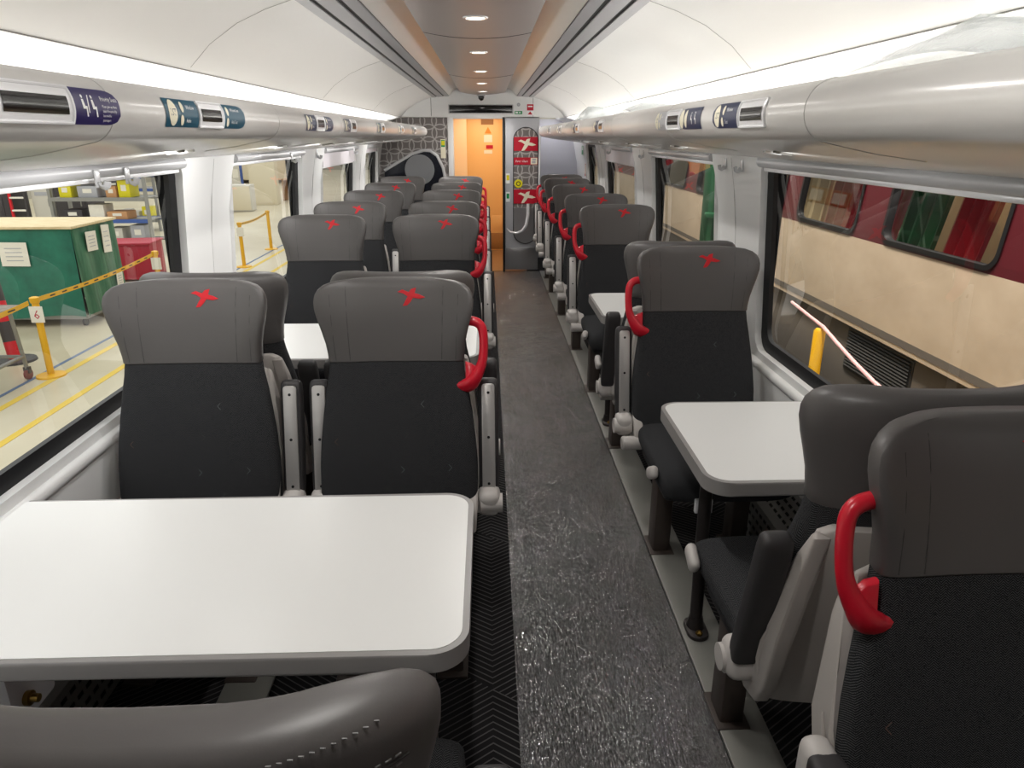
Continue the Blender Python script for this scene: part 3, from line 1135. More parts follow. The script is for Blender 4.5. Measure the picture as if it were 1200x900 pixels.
def se(w, t, n, wing, p=3.0, cnt=40):
    out = []
    for k in range(cnt):
        a = 2 * PI * k / cnt
        c, s_ = math.cos(a), math.sin(a)
        x = w * math.copysign(abs(c) ** (2 / n), c)
        y = t * math.copysign(abs(s_) ** (2 / n), s_)
        y -= wing * abs(x / w) ** p
        out.append((x, y))
    return out


HEAD = [(0.936, .224, .046, .026), (0.940, .2265, .050, .028), (0.96, .227, .052, .032), (1.0, .231, .053, .044), (1.04, .240, .054, .056), (1.08, .251, .054, .066),
        (1.115, .259, .053, .072), (1.14, .2605, .050, .074), (1.16, .257, .046, .073), (1.175, .248, .042, .070), (1.187, .233, .036, .064), (1.195, .208, .028, .054), (1.2, .165, .016, .040)]
BACK = [(0.40, .252, .04, .0), (0.42, .263, .058, .012), (0.50, .268, .066, .020), (0.60, .267, .064, .022), (0.68, .261, .062, .022), (0.76, .251, .058, .022), (0.84, .239, .053, .022),
        (0.90, .2275, .050, .025), (0.936, .2235, .049, .026)]


def interp(tab, z):
    for a, b in zip(tab, tab[1:]):
        if z <= b[0]:
            f = (z - a[0]) / (b[0] - a[0])
            return [a[i] + (b[i] - a[i]) * f for i in range(1, 4)]
    return tab[-1][1:]


def front(tab, x, z, off=0.0):
    w, t, wing = interp(tab, z)
    q = min(1, abs(x / w))
    return yf(z) + 0.055 - t * (1 - q ** 3.4) ** (1 / 3.4) - wing * q ** 3 - off


def chevron(mb, x, z, d, mat, fy, sz=0.011):
    """a small woven angle mark"""
    for sg in (-1, 1):
        p0 = (x + d * sz * 0.5, z)
        p1 = (x - d * sz * 0.5, z + sg * sz)
        hw = 0.0013
        q = [(p0[0], p0[1] - hw), (p0[0], p0[1] + hw), (p1[0], p1[1] + hw), (p1[0], p1[1] - hw)]
        mb.add([(a, fy(a, b), b) for a, b in q], [[0, 1, 2, 3]], mat, False)


MESHES = {}


def piece(name, key, fn, parent):
    """an object for one part; every seat shares the mesh of the part made first"""
    if key not in MESHES:
        mb = MB()
        fn(mb)
        MESHES[key] = mb.mesh(name)
    o = bpy.data.objects.new(name, MESHES[key])
    COL.objects.link(o)
    o.parent = parent
    return o


def f_head(mb):
    mb.loft([[(x, yf(z) + 0.055 + y, z) for x, y in se(w, t, 3.4, wing)] for z, w, t, wing in HEAD], 'leather', True)
    zs = [0.944, 0.97, 1.02, 1.08, 1.13, 1.16, 1.182]
    for sx in (-0.150, 0.150):
        mb.tube([(sx * (1 + 0.25 * (z - 0.9)), front(HEAD, sx * (1 + 0.25 * (z - 0.9)), z, -0.0003), z) for z in zs], 0.0012, 'leather_seam', 5)
        mb.tube([(sx * 1.30 * (1 + 0.3 * (z - 0.9)), front(HEAD, sx * 1.30 * (1 + 0.3 * (z - 0.9)), z, -0.0004), z) for z in zs[:-1]], 0.0010, 'leather_seam', 5)


def f_head_stitch(mb):
    """the seat seen from behind has a piped seam and a row of stitches round its rear"""
    f_head(mb)

    def back(x, z, off):
        w, t, wing = interp(HEAD, z)
        q = min(1, abs(x / w))
        return yf(z) + 0.055 + t * (1 - q ** 3.4) ** (1 / 3.4) - wing * q ** 3 + off
    xs = [-0.235 + 0.47 * i / 60 for i in range(61)]
    zc = lambda x: 1.148 - 0.012 * abs(x / 0.23) ** 2
    mb.tube([(x, back(x, zc(x), 0.0010), zc(x)) for x in xs], 0.0016, 'leather_seam', 6)
    for dz in (-0.006, 0.006):
        for x in xs[1:-1]:
            z = zc(x) + dz
            mb.tube([(x - 0.0022, back(x - 0.0022, z, 0.0012), z), (x + 0.0022, back(x + 0.0022, z, 0.0012), z)], 0.0009, 'leather_thread', 4, True)
    for x in xs[2:-2]:
        z = 1.183
        w, t, wing = interp(HEAD, z)
        if abs(x) < w - 0.02:
            mb.tube([(x - 0.0022, back(x, z, 0.0016), z), (x + 0.0022, back(x, z, 0.0016), z)], 0.0009, 'leather_thread', 4, True)


def f_emblem(mb):
    cx, cz, w = 0.055, 1.150, 0.092
    tri = EMB_TRI
    fr = [(cx + x * w, front(HEAD, cx + x * w, cz + y * w * 0.95, 0.0022), cz + y * w * 0.95) for x, y in EMB]
    bk = [(x, y + 0.003, z) for x, y, z in fr]
    n = len(EMB)
    mb.add(fr + bk, [list(t) for t in tri] + [[i, (i + 1) % n, n + (i + 1) % n, n + i] for i in range(n)], 'red_logo', False)


MARKS = [(0.085, 0.80, -1, 'g'), (0.015, 0.585, 1, 'g'), (0.175, 0.59, 1, 'g'), (0.09, 0.505, -1, 'g'), (-0.045, 0.52, 1, 'd'), (-0.205, 0.68, -1, 'b'), (-0.13, 0.46, 1, 'g'), (0.03, 0.70, 1, 'd')]


def f_back(mb):
    mb.loft([[(x, yf(z) + 0.055 + y, z) for x, y in se(w, t, 3.4, wing)] for z, w, t, wing in BACK], 'seat_cloth', True)
    for x, z, d, c in MARKS:
        chevron(mb, x, z, d, {'g': 'chevron_grey', 'b': 'chevron_brown', 'd': 'leather_seam'}[c], lambda a, b: front(BACK, a, b, 0.0022))


def f_cushion(mb):
    rings = []
    for y, w, zc, hz in ((0.03, .235, .425, .03), (0.02, .245, .425, .045), (-0.10, .252, .425, .05), (-0.25, .254, .425, .052), (-0.38, .254, .424, .053), (-0.45, .252, .418, .055), (-0.48, .249, .410, .055),
                         (-0.50, .243, .400, .048), (-0.512, .23, .395, .034), (-0.517, .20, .392, .018)):
        rings.append([(x, y, zc + z) for x, z in se(w, hz, 4.0, 0.0)])
    mb.loft(rings, 'seat_cloth', True)
    chevron_flat = [(0.07, -0.30, 1), (-0.1, -0.16, -1)]
    for x, y, d in chevron_flat:
        for sg in (-1, 1):
            q = [(x, y - .0013), (x, y + .0013), (x - d * .011, y + sg * .011 + .0013), (x - d * .011, y + sg * .011 - .0013)]
            mb.add([(a, b, 0.4785) for a, b in q], [[0, 1, 2, 3]], 'chevron_grey', False)


def f_pan(mb):
    mb.box((0, -0.20, 0.345), (0.44, 0.44, 0.07), 'seat_pan', 0.02, 3)


def f_shell(mb):
    # moulded rear shell
    rings = []
    for z, w in ((0.36, .22), (0.37, .245), (0.45, .258), (0.6, .258), (0.75, .245), (0.84, .232), (0.89, .222), (0.90, .20)):
        yb = yf(z) + 0.055 + 0.052
        rings.append([(x, yb + y, z) for x, y in se(w, 0.022, 3.0, 0.012, 2.0, 28)])
    mb.loft(rings, 'shell_grey', True)


def f_side(s):
    def f(mb):
        poly = [(-0.03, .405), (-0.025, .45), (0.02, .495), (0.065, .54), (0.10, .62), (0.135, .72), (0.17, .82), (0.19, .88), (0.20, .892), (0.212, .88), (0.205, .80), (0.182, .60),
                (0.145, .44), (0.10, .365), (0.03, .345), (-0.02, .36)]
        wf = lambda z: lerp_table([(0.34, .258), (0.5, .268), (0.6, .268), (0.7, .260), (0.8, .247), (0.9, .230), (1.05, .222)], z)
        mb.bprism(poly, 0.0, 1.0, 'shell_grey', lambda u, v, h: (s * (wf(v) - 0.040 + 0.040 * h), u, v), 0.009, 3)
        # sculpted crease
        mb.tube([(s * (wf(v) - 0.001), u, v) for u, v in ((0.145, .62), (0.12, .56), (0.11, .50), (0.115, .46))], [0.002, 0.006, 0.006, 0.002], 'shell_grey', 8)
    return f


def f_handle(s):
    def f(mb):
        pts = [(.205, .155, 1.066), (.225, .152, 1.067), (.246, .148, 1.068), (.272, .143, 1.062), (.287, .138, 1.045), (.292, .130, 1.015), (.292, .122, .975), (.288, .114, .940), (.278, .108, .910), (.262, .100, .882), (.246, .100, .862), (.226, .108, .85), (.205, .115, .845)]
        rad = [(.017, .019), (.017, .019), (.016, .018), (.0155, .017), (.015, .0165), (.0145, .016), (.0145, .016), (.015, .017), (.018, .019), (.023, .02), (.028, .02), (.028, .02), (.028, .018)]
        cr = []
        rr = []
        for i in range(len(pts) - 1):     # smooth the sweep
            p0, p1, p2, p3 = pts[max(i - 1, 0)], pts[i], pts[i + 1], pts[min(i + 2, len(pts) - 1)]
            for k in range(3):
                t = k / 3
                cr.append(tuple(0.5 * (2 * b + (c - a) * t + (2 * a - 5 * b + 4 * c - d) * t * t + (3 * b - a - 3 * c + d) * t ** 3) for a, b, c, d in zip(p0, p1, p2, p3)))
                rr.append(tuple(rad[i][j] + (rad[i + 1][j] - rad[i][j]) * t for j in (0, 1)))
        cr.append(pts[-1]); rr.append(rad[-1])
        mb.tube([(s * x, y, z) for x, y, z in cr], rr, 'red_handle', 14)
        # web that fills the foot of the loop
        mb.bprism([(.230, .935), (.250, .928), (.268, .918), (.274, .905), (.262, .885), (.243, .862), (.230, .85)], -0.010, 0.010, 'red_handle', lambda u, v, h: (s * u, .098 + (v - .85) * .2 + h, v), 0.005, 2)
    return f


def arm_frame(raised):
    """local axes of an armrest: along its length, and its padded (outer) side"""
    if raised:
        p0, p1 = Vector((0, 0.055, 0.47)), Vector((0, 0.150, 0.865))
    else:
        p0, p1 = Vector((0, 0.06, 0.60)), Vector((0, -0.27, 0.615))
    d = (p1 - p0)
    L = d.length
    d.normalize()
    n = Vector((0, -d.z, d.y))
    if not raised:
        n = Vector((0, d.z, -d.y))
    return p0, d, n if n.y < 0 or not raised else -n, L


def f_pad(x, raised):
    def f(mb):
        p0, d, n, L = arm_frame(raised)
        rings = []
        for f_, w, t in ((0.0, .020, .014), (0.015, .031, .024), (0.10, .0345, .027), (0.5, .0355, .027), (0.9, .0355, .026), (0.965, .034, .023), (0.99, .029, .017), (1.0, .02, .008)):
            c = p0 + d * (L * f_) - n * 0.012
            bow = 0.010 * math.sin(PI * f_)
            rings.append([c + Vector((x + u, 0, 0)) - n * (v + bow * 0.6) for u, v in se(w, t, 4.0, 0.0, 3, 24)])
        mb.loft(rings, 'arm_pad', True)
    return f


def f_plate(x, raised):
    def f(mb):
        p0, d, n, L = arm_frame(raised)
        V = Vector((x, 0, 0))
        poly = rrect(-0.0225, 0.0225, 0.02 * L, 0.955 * L, 0.012, 4)
        mb.bprism(poly, 0.010, 0.020, 'arm_plate', lambda u, v, h: (p0 + V + Vector((u, 0, 0)) + d * v + n * h)[:], 0.003, 2)
        for q in (0.10, 0.50, 0.88):
            c = p0 + V + d * (L * q)
            mb.tube([c + n * 0.018, c + n * 0.0212], 0.005, 'screw_dark', 10)
    return f


def f_hinge(x, s):
    def f(mb):
        mb.box((x, 0.045, 0.452), (0.076, 0.085, 0.10), 'hinge_grey', 0.028, 4, Matrix.Rotation(0.2, 4, 'X'))
        mb.cyl((x - s * 0.03, 0.035, 0.445), (x + s * 0.046, 0.035, 0.445), 0.036, 'hinge_grey', 0.033, 20)
        mb.box((x - s * 0.045, 0.06, 0.44), (0.06, 0.07, 0.07), 'hinge_grey', 0.02, 3)
    return f


def f_hinge_low(x, s):
    def f(mb):
        mb.box((x, 0.075, 0.535), (0.06, 0.07, 0.16), 'hinge_grey', 0.025, 4)
    return f


def f_knob(x, s):
    def f(mb):
        mb.tube([(x - s * 0.08, -0.02, 0.385), (x - s * 0.02, -0.02, 0.385), (x + s * 0.012, -0.02, 0.385), (x + s * 0.018, -0.02, 0.385)], [0.03, 0.031, 0.031, 0.024], 'hinge_grey', 18)
    return f


def f_lever(s):
    def f(mb):
        mb.box((s * 0.272, -0.41, 0.435), (0.034, 0.085, 0.05), 'hinge_grey', 0.016, 3, Matrix.Rotation(-0.5, 4, 'X'))
    return f


def f_latch(s):
    def f(mb):
        mb.box((s * 0.10, -0.522, 0.372), (0.066, 0.02, 0.014), 'white_gloss', 0.004)
        for q in (-1, 1):
            mb.box((s * 0.10 + q * 0.026, -0.522, 0.35), (0.014, 0.02, 0.055), 'white_gloss', 0.004)
    return f


def f_leg(x):
    def f(mb):
        mb.box((x, -0.24, 0.165), (0.07, 0.10, 0.33), 'leg_brown', 0.008)
        mb.box((x, -0.24, 0.006), (0.10, 0.15, 0.012), 'leg_brown', 0.004)
    return f


def make_seat(label, loc, away, a, arms, handle=True, single=False, rear_seam=False, arm_low=(), marks=True):
    """a: local side of the aisle; arms: [(x, side)]"""
    t = thing('train_seat', label, 'train seat', (loc[0], loc[1], 0), PI if away else 0, 'train seats')
    piece('backrest', 'back', f_back, t)
    h = piece('headrest', 'head_s' if rear_seam else 'head', f_head_stitch if rear_seam else f_head, t)
    e = piece('emblem', 'emb', f_emblem, h); e['label'] = 'red cross emblem'
    piece('cushion', 'cush', f_cushion, t)
    piece('seat_pan', 'pan', f_pan, t)
    piece('back_shell', 'shell', f_shell, t)
    for s in (-1, 1):
        piece('side_panel', 'side%d' % s, f_side(s), t)
    if handle:
        hd = piece('grab_handle', 'hand%d' % a, f_handle(a), t); hd['label'] = 'red grab handle'
    for x, s in arms:
        low = (x, s) in arm_low
        r = piece('armrest', 'pad%.3f%d' % (x, low), f_pad(x, not low), t)
        if low:
            piece('hinge', 'hl%.3f' % x, f_hinge_low(x, s), r)
        else:
            piece('plate', 'pl%.3f' % x, f_plate(x, True), r)
            piece('hinge', 'hi%.3f%d' % (x, s), f_hinge(x, s), r)
        if s == a and single:
            piece('release_knob', 'kn%.3f%d' % (x, s), f_knob(x, s), t)
    if single:
        piece('lever', 'lev%d' % a, f_lever(a), t)
        piece('latch', 'lat%d' % a, f_latch(a), t)
    for x in (a * 0.18, -a * 0.14):
        piece('leg', 'leg%.2f' % x, f_leg(x), t)
    return t


XW_, XA_, XR_ = -0.985, -0.31, 0.89
WIN_ARM = [(0.308, 1)]
AIS_ARM = [(-0.270, -1), (0.305, 1)]
R_ARM = [(-0.300, -1)]
# --- two-seat side
make_seat('foreground seat seen from behind, its grey headrest edge below the big white table', (XA_, 0.68), True, -1, [(-0.305, -1)], False, rear_seam=True, arm_low=[(-0.305, -1)])
make_seat('window seat directly across the big white table, beside the near left window', (XW_, 2.16), False, 1, WIN_ARM, False)
make_seat('aisle seat directly across the big white table, with red grab handle', (XA_, 2.16), False, 1, AIS_ARM)
make_seat('window seat facing away, back to back with the one across the big white table', (XW_, 2.70), True, -1, [(-0.308, -1)], False)
make_seat('aisle seat facing away, back to back with the one across the big white table', (XA_, 2.70), True, -1, [(0.270, 1), (-0.305, -1)], False)
ROWS = [(4.20, 'behind the smaller-looking white table of the two-seat side'), (5.12, 'in the second row beyond the tables on the two-seat side'), (6.25, 'in the third row beyond the tables on the two-seat side'),
        (7.37, 'in the last row but one on the two-seat side'), (8.50, 'in the last row on the two-seat side, before the dark glass screen')]
for y, w in ROWS:
    make_seat('grey-topped window seat ' + w, (XW_, y), False, 1, WIN_ARM, False)
    make_seat('grey-topped aisle seat ' + w, (XA_, y), False, 1, AIS_ARM)
# --- single seats
make_seat('large single seat in the right foreground with red grab handle', (XR_, 0.90), False, -1, R_ARM, True, True, arm_low=R_ARM)
make_seat('single seat facing away, back to back with the foreground one, dark armrest raised', (XR_ - 0.005, 1.44), True, 1, [(0.285, 1)], False, True)
make_seat('single seat facing the camera beyond the near right white table', (XR_, 2.84), False, -1, R_ARM, True, True)
make_seat('single seat facing away, mostly hidden behind the one at the near right table', (XR_, 3.42), True, 1, [(0.300, 1)], False, True)
for y, w in ((4.82, 'beyond the second right white table'), (5.82, 'in the second row beyond the right tables'), (7.00, 'in the third row beyond the right tables'),
             (8.05, 'in the last row but one on the right'), (8.88, 'in the last row on the right, beside the signboard')):
    make_seat('grey-topped single seat ' + w, (XR_ + (0.02 if y > 8.5 else 0), y), False, -1, R_ARM, True, True)


# ------------------------------------------------------------------ tables
def make_table(label, x0, x1, y0, y1, s, leg_x, group='white tables', bw=0.075):
    """s: side of the wall"""
    t = thing('table', label, 'table', (0, 0, 0), 0, group)
    r = (0.0, 0.075, 0.075, 0.0) if s < 0 else (0.075, 0.0, 0.0, 0.075)
    zt = 0.73
    mb = MB()
    mb.bprism(rrect(x0, x1, y0, y1, r, 10), zt - 0.043, zt, 'table_rim', lambda u, v, h: (u, v, h), 0.008, 4)
    mb.build('rim', t)
    mb = MB()
    e = 0.014
    mb.prism(rrect(x0 + (0 if s < 0 else e), x1 - (e if s < 0 else 0), y0 + e, y1 - e, [max(0, q - e) for q in r], 10), zt - 0.004, zt + 0.0012, 'table_white', lambda u, v, h: (u, v, h))
    mb.build('tabletop', t)
    ym = (y0 + y1) / 2
    mb = MB()
    mb.box(((x0 + x1) / 2, ym, zt - 0.053), (x1 - x0 - 0.12, 0.22, 0.022), 'dark_metal', 0.004)
    mb.build('under_frame', t)
    mb = MB()
    mb.tube([(leg_x, ym - 0.03, 0.02), (leg_x, ym - 0.01, 0.35), (leg_x, ym, 0.69)], (0.0215, 0.0215), 'dark_metal', 18)
    lg = mb.build('leg', t)
    mb = MB()
    mb.bprism(rrect(leg_x - 0.036, leg_x + 0.036, ym - 0.10, ym + 0.02, 0.034, 6), 0.006, 0.022, 'dark_metal', lambda u, v, h: (u, v, h), 0.004, 2)
    mb.cyl((leg_x, ym - 0.03, 0.02), (leg_x, ym - 0.028, 0.06), 0.032, 'dark_metal', 0.024, 18)
    ft = mb.build('foot', lg)
    mb = MB()
    mb.tube([(leg_x, ym - 0.078, 0.02), (leg_x, ym - 0.078, 0.03), (leg_x, ym - 0.078, 0.036)], [0.012, 0.012, 0.006], 'brass', 6)
    mb.build('bolt', lg)
    xb = wx(s, 0.5) - s * (bw / 2 + 0.001)
    mb = MB()
    mb.box((xb, ym + 0.02, 0.50), (bw, 0.16, 0.385), 'white_gloss', 0.012)
    wb = mb.build('wall_bracket', t)
    mb = MB()
    xk = xb - s * bw / 2
    mb.tube([(xk, ym - 0.01, 0.37), (xk - s * 0.012, ym - 0.01, 0.37), (xk - s * 0.014, ym - 0.01, 0.37), (xk - s * 0.03, ym - 0.01, 0.37)], [0.018, 0.018, 0.011, 0.010], 'brass', 14)
    mb.build('knob', wb)
    return t


make_table('big white grey-rimmed table in the left foreground of the two-seat side', -1.235, -0.045, 1.095, 1.735, -1, -0.16, bw=0.2)
make_table('white table glimpsed between the paired headrests on the two-seat side', -1.235, -0.045, 2.98, 3.62, -1, -0.16)
make_table('white single-seat table under the near right window, on a dark pole leg', 0.612, 1.24, 1.765, 2.41, 1, 0.715)
make_table('white single-seat table further down the aisle, behind the second single seat', 0.612, 1.24, 3.68, 4.32, 1, 0.715)
# ------------------------------------------------------------------ workshop outside the left windows
GZ = -1.2
mb = MB()
mb.add([(-40, -12, GZ), (30, -12, GZ), (30, 70, GZ), (-40, 70, GZ)], [[0, 1, 2, 3]], 'concrete', False)
struct(mb, 'ground')
mb = MB()
mb.box((-22, 30, 3.5), (0.3, 84, 9.4), 'hall_wall')
mb.box((-2, 66, 3.5), (60, 0.3, 9.4), 'hall_wall')
struct(mb, 'wall_workshop')
k = 2
for nm, x, mt, w in (('a', -4.78, 'yellow_line', 0.09), ('b', -5.40, 'yellow_line', 0.09), ('c', -5.66, 'blue_line', 0.05)):
    k += 1
    mb = MB()
    mb.box((x, 20, GZ + 0.002), (w, 60, 0.004), mt)
    struct(mb, 'trim_%d' % k)


def post_at(x, y, label, sign=None, tone=True):
    t = thing('barrier_post', label, 'barrier post', (x, y, GZ), 0, 'yellow barrier posts')
    mb = MB(); mb.tube([(0, 0, 0.01), (0, 0, 0.92), (0, 0, 0.95)], [0.04, 0.04, 0.03], 'yellow_paint', 16); mb.build('post', t)
    mb = MB(); mb.tube([(0, 0, 0), (0, 0, 0.02), (0, 0, 0.035)], [0.17, 0.165, 0.06], 'yellow_paint', 24); mb.build('base', t)
    mb = MB(); mb.tube([(0, 0, 0.93), (0, 0, 0.95), (0, 0, 1.0), (0, 0, 1.01)], [0.045, 0.055, 0.055, 0.03], 'yellow_paint', 16); mb.build('tape_head', t)
    if sign is not None:
        mb = MB(); mb.box((0.02, -0.05, 0.80), (0.16, 0.008, 0.2), 'paper')
        if sign: sign_items(mb, lambda u, v, o: (0.02 + u, -0.054 - o, 0.80 + v), [('text', sign, 0, -0.055, 0.16, 'sign_red', 'CENTER')])
        mb.build('number_card', t)
    return t


P1 = (-5.5, 8.65)
P2 = (-5.65, 12.3)
P3 = (-5.6, 16.5)
P4 = (-5.75, 19.2)
post_at(*P1, 'yellow barrier post with a red 6 card outside the near left window', '6')
post_at(*P2, 'yellow barrier post where the yellow tape ends, in front of the red crate', '')
post_at(*P3, 'yellow barrier post with white card seen through the second left window', '')
post_at(*P4, 'further yellow barrier post without card seen through the second left window')
for a, b, lab in ((P1, P2, 'yellow tape stretched in front of the green covered cages'), (P3, P4, 'yellow tape between the two posts seen through the second left window'),
                  ((-5.35, 4.2), P1, 'yellow tape running to the post with the red 6 card from the window edge')):
    mb = MB()
    pts = []
    for i in range(13):
        f = 0.03 + 0.94 * i / 12
        pts.append((a[0] + (b[0] - a[0]) * f, a[1] + (b[1] - a[1]) * f, GZ + 0.965 - 0.05 * math.sin(PI * f)))
    mb.loft([[(p[0] - 0.002, p[1], p[2] - 0.028), (p[0] + 0.002, p[1], p[2] - 0.028), (p[0] + 0.002, p[1], p[2] + 0.028), (p[0] - 0.002, p[1], p[2] + 0.028)] for p in pts], 'yellow_paint', True, False, False)
    for i in range(1, 12):      # printed warning words on the tape, only dashes at this distance
        p = pts[i]
        mb.box((p[0] + 0.004, p[1], p[2]), (0.002, (b[1] - a[1]) * 0.03, 0.016), 'sign_black')
    tag(mb.build('barrier_tape'), lab, 'barrier tape', 'barrier tapes')


def cage(x0, x1, y0, y1, h, mat, label, papers):
    cx_, cy_ = (x0 + x1) / 2, (y0 + y1) / 2
    t = thing('covered_cage', label, 'cage', (cx_, cy_, GZ), 0, 'green covered cages')
    hx, hy = (x1 - x0) / 2, (y1 - y0) / 2
    mb = MB()
    for sx in (-1, 1):
        for sy in (-1, 1):
            mb.box((sx * (hx - 0.05), sy * (hy - 0.05), 0.12 + h / 2 - 0.06), (0.05, 0.05, h - 0.12), 'galv')
    mb.box((0, 0, 0.15), (2 * hx - 0.04, 2 * hy - 0.04, 0.06), 'galv')
    mb.build('frame', t)
    mb = MB()
    n = 14
    for (ax, ay), (bx, by) in (((-hx, -hy), (hx, -hy)), ((hx, -hy), (hx, hy)), ((hx, hy), (-hx, hy)), ((-hx, hy), (-hx, -hy))):
        top = []
        bot = []
        for i in range(n + 1):
            f = i / n
            wv = 0.025 * math.sin(f * 17 + ax * 3) * (0 if i in (0, n) else 1)
            nx_, ny_ = (by - ay), -(bx - ax)
            L = math.hypot(nx_, ny_)
            top.append((ax + (bx - ax) * f, ay + (by - ay) * f, h))
            bot.append((ax + (bx - ax) * f + nx_ / L * (wv + 0.03), ay + (by - ay) * f + ny_ / L * (wv + 0.03), 0.16 + 0.03 * math.sin(f * 9)))
        mid = [tuple(0.5 * (p + q) for p, q in zip(u, v)) for u, v in zip(top, bot)]
        V = top + mid + bot
        m_ = n + 1
        mb.add(V, [[r * m_ + i, r * m_ + i + 1, (r + 1) * m_ + i + 1, (r + 1) * m_ + i] for r in (0, 1) for i in range(n)], mat if ay == by else mat + '_pale', True)
    mb.build('cover', t)
    mb = MB(); mb.box((0, 0, h + 0.02), (2 * hx + 0.08, 2 * hy + 0.08, 0.04), 'raw_wood', 0.006); mb.build('lid', t)
    for (face, u, v, w, hh) in papers:
        mb = MB()
        if face == 'f':
            mb.box((u, -hy - 0.045, v), (w, 0.006, hh), 'paper', 0, 2, Matrix.Rotation(random.uniform(-0.12, 0.12), 4, 'Y'))
            for q in range(4):
                mb.box((u, -hy - 0.05, v + hh * (0.25 - 0.17 * q)), (w * 0.6, 0.002, 0.012), 'panel_grey')
        else:
            mb.box((hx + 0.045, u, v), (0.006, w, hh), 'paper', 0, 2, Matrix.Rotation(random.uniform(-0.1, 0.1), 4, 'X'))
            for q in range(4):
                mb.box((hx + 0.05, u, v + hh * (0.25 - 0.17 * q)), (0.002, w * 0.6, 0.012), 'panel_grey')
        mb.build('notice', t)
    for sx in (-1, 1):
        for sy in (-1, 1):
            mb = MB(); mb.cyl((sx * (hx - 0.1) - 0.02, sy * (hy - 0.1), 0.06), (sx * (hx - 0.1) + 0.02, sy * (hy - 0.1), 0.06), 0.06, 'box_dark', None, 14); mb.build('wheel', t)


cage(-9.3, -6.3, 11.1, 12.4, 1.52, 'tarp_green', 'green covered cage with pale wooden lid and paper notices, behind the trolley', [('f', 0.62, 1.15, 0.42, 0.36), ('f', -0.35, 0.98, 0.22, 0.40), ('r', -0.2, 1.28, 0.3, 0.30), ('r', 0.25, 1.26, 0.24, 0.44), ('r', 0.45, 0.55, 0.2, 0.24)])

# steel trolley with worktop
t = thing('workshop_trolley', 'grey steel trolley with scuffed worktop and castors by the 6 post', 'trolley', (-6.1, 7.55, GZ), 0)
mb = MB(); mb.box((0, 0, 0.90), (0.9, 2.1, 0.05), 'bench_top', 0.01); mb.build('worktop', t)
mb = MB()
for sx in (-1, 1):
    mb.cyl((sx * 0.40, -0.95, 0.86), (sx * 0.40, 0.95, 0.86), 0.022, 'galv', None, 10)
    mb.cyl((sx * 0.40, -0.95, 0.30), (sx * 0.40, 0.95, 0.30), 0.022, 'galv', None, 10)
for sy in (-1, 1):
    mb.cyl((-0.40, sy * 0.95, 0.30), (0.40, sy * 0.95, 0.30), 0.022, 'galv', None, 10)
mb.build('frame', t)
for sx in (-1, 1):
    for sy in (-1, 1):
        mb = MB(); mb.cyl((sx * 0.40, sy * 0.98, 0.12), (sx * 0.40, sy * 0.90, 0.88), 0.024, 'galv', None, 10); lg = mb.build('leg', t)
        mb = MB()
        mb.cyl((sx * 0.40 - 0.02, sy * 0.98, 0.065), (sx * 0.40 + 0.02, sy * 0.98, 0.065), 0.065, 'castor_red', None, 16)
        mb.box((sx * 0.40, sy * 0.98, 0.12), (0.07, 0.05, 0.08), 'box_dark')
        mb.build('castor', lg)
t = thing('tool_case', 'dark case with yellow label standing on the trolley', 'case', (-6.1, 7.75, GZ + 0.925), 0.1)
mb = MB(); mb.box((0, 0, 0.09), (0.5, 0.9, 0.18), 'box_dark', 0.015); mb.build('body', t)
mb = MB(); mb.box((0.253, -0.05, 0.10), (0.006, 0.30, 0.09), 'sign_yellow'); mb.build('name_plate', t)
mb = MB(); mb.tube([(0, -0.15, 0.18), (0, -0.13, 0.22), (0, 0.13, 0.22), (0, 0.15, 0.18)], 0.012, 'box_dark', 8); mb.build('handle', t)

# red and grey banded pole leaning beside the wrapped stack
t = thing('banded_pole', 'leaning pole with red and dark grey bands next to the wrapped bundle', 'pole', (-6.55, 9.3, GZ), 0)
a, b = Vector((0.22, 0, 0)), Vector((-0.12, 0.3, 2.1))
mb = MB()
for i in range(8):
    mb.cyl(a + (b - a) * (i / 8), a + (b - a) * ((i + 1) / 8), 0.085, 'red_band' if i % 2 == 0 else 'grey_band', None, 14)
mb.build('pole', t)
mb = MB(); mb.tube([(0.22, 0, 0), (0.22, 0, 0.03), (0.22, 0, 0.05)], [0.25, 0.24, 0.1], 'grey_band', 20); mb.build('base', t)
mb = MB()
rings = []
for z, r in ((0.0, .42), (0.3, .46), (0.9, .45), (1.3, .44), (1.7, .40), (1.9, .33), (1.98, .15)):
    rings.append([(r * (1 + 0.08 * math.sin(5 * q * 2 * PI / 24 + z * 4)) * math.cos(q * 2 * PI / 24), r * (1 + 0.08 * math.sin(7 * q * 2 * PI / 24 - z * 3)) * math.sin(q * 2 * PI / 24), z) for q in range(24)])
mb.loft(rings, 'wrap_plastic', True)
tag(mb.build('wrapped_bundle', None, (-7.0, 8.95, GZ)), 'tall bundle in crumpled cream plastic at the edge of the near left window', 'bundle')

# red crate
t = thing('red_crate', 'deep red plastic crate on the floor beyond the green cage', 'crate', (-7.45, 15.2, GZ), 0.1)
mb = MB()
for sx, sy, w, d in ((0, -0.38, 1.0, 0.03), (0, 0.38, 1.0, 0.03), (-0.485, 0, 0.03, 0.8), (0.485, 0, 0.03, 0.8)):
    mb.box((sx, sy, 0.40), (w, d, 0.70), 'crate_red', 0.01)
mb.box((0, 0, 0.07), (1.0, 0.8, 0.06), 'crate_red', 0.01)
mb.build('body', t)
mb = MB(); mb.box((0, 0, 0.765), (1.06, 0.86, 0.05), 'crate_red', 0.02); mb.build('lid', t)
for sx in (-1, 1):
    for sy in (-1, 1):
        mb = MB(); mb.cyl((sx * 0.38 - 0.015, sy * 0.3, 0.035), (sx * 0.38 + 0.015, sy * 0.3, 0.035), 0.035, 'box_dark', None, 12); mb.build('wheel', t)


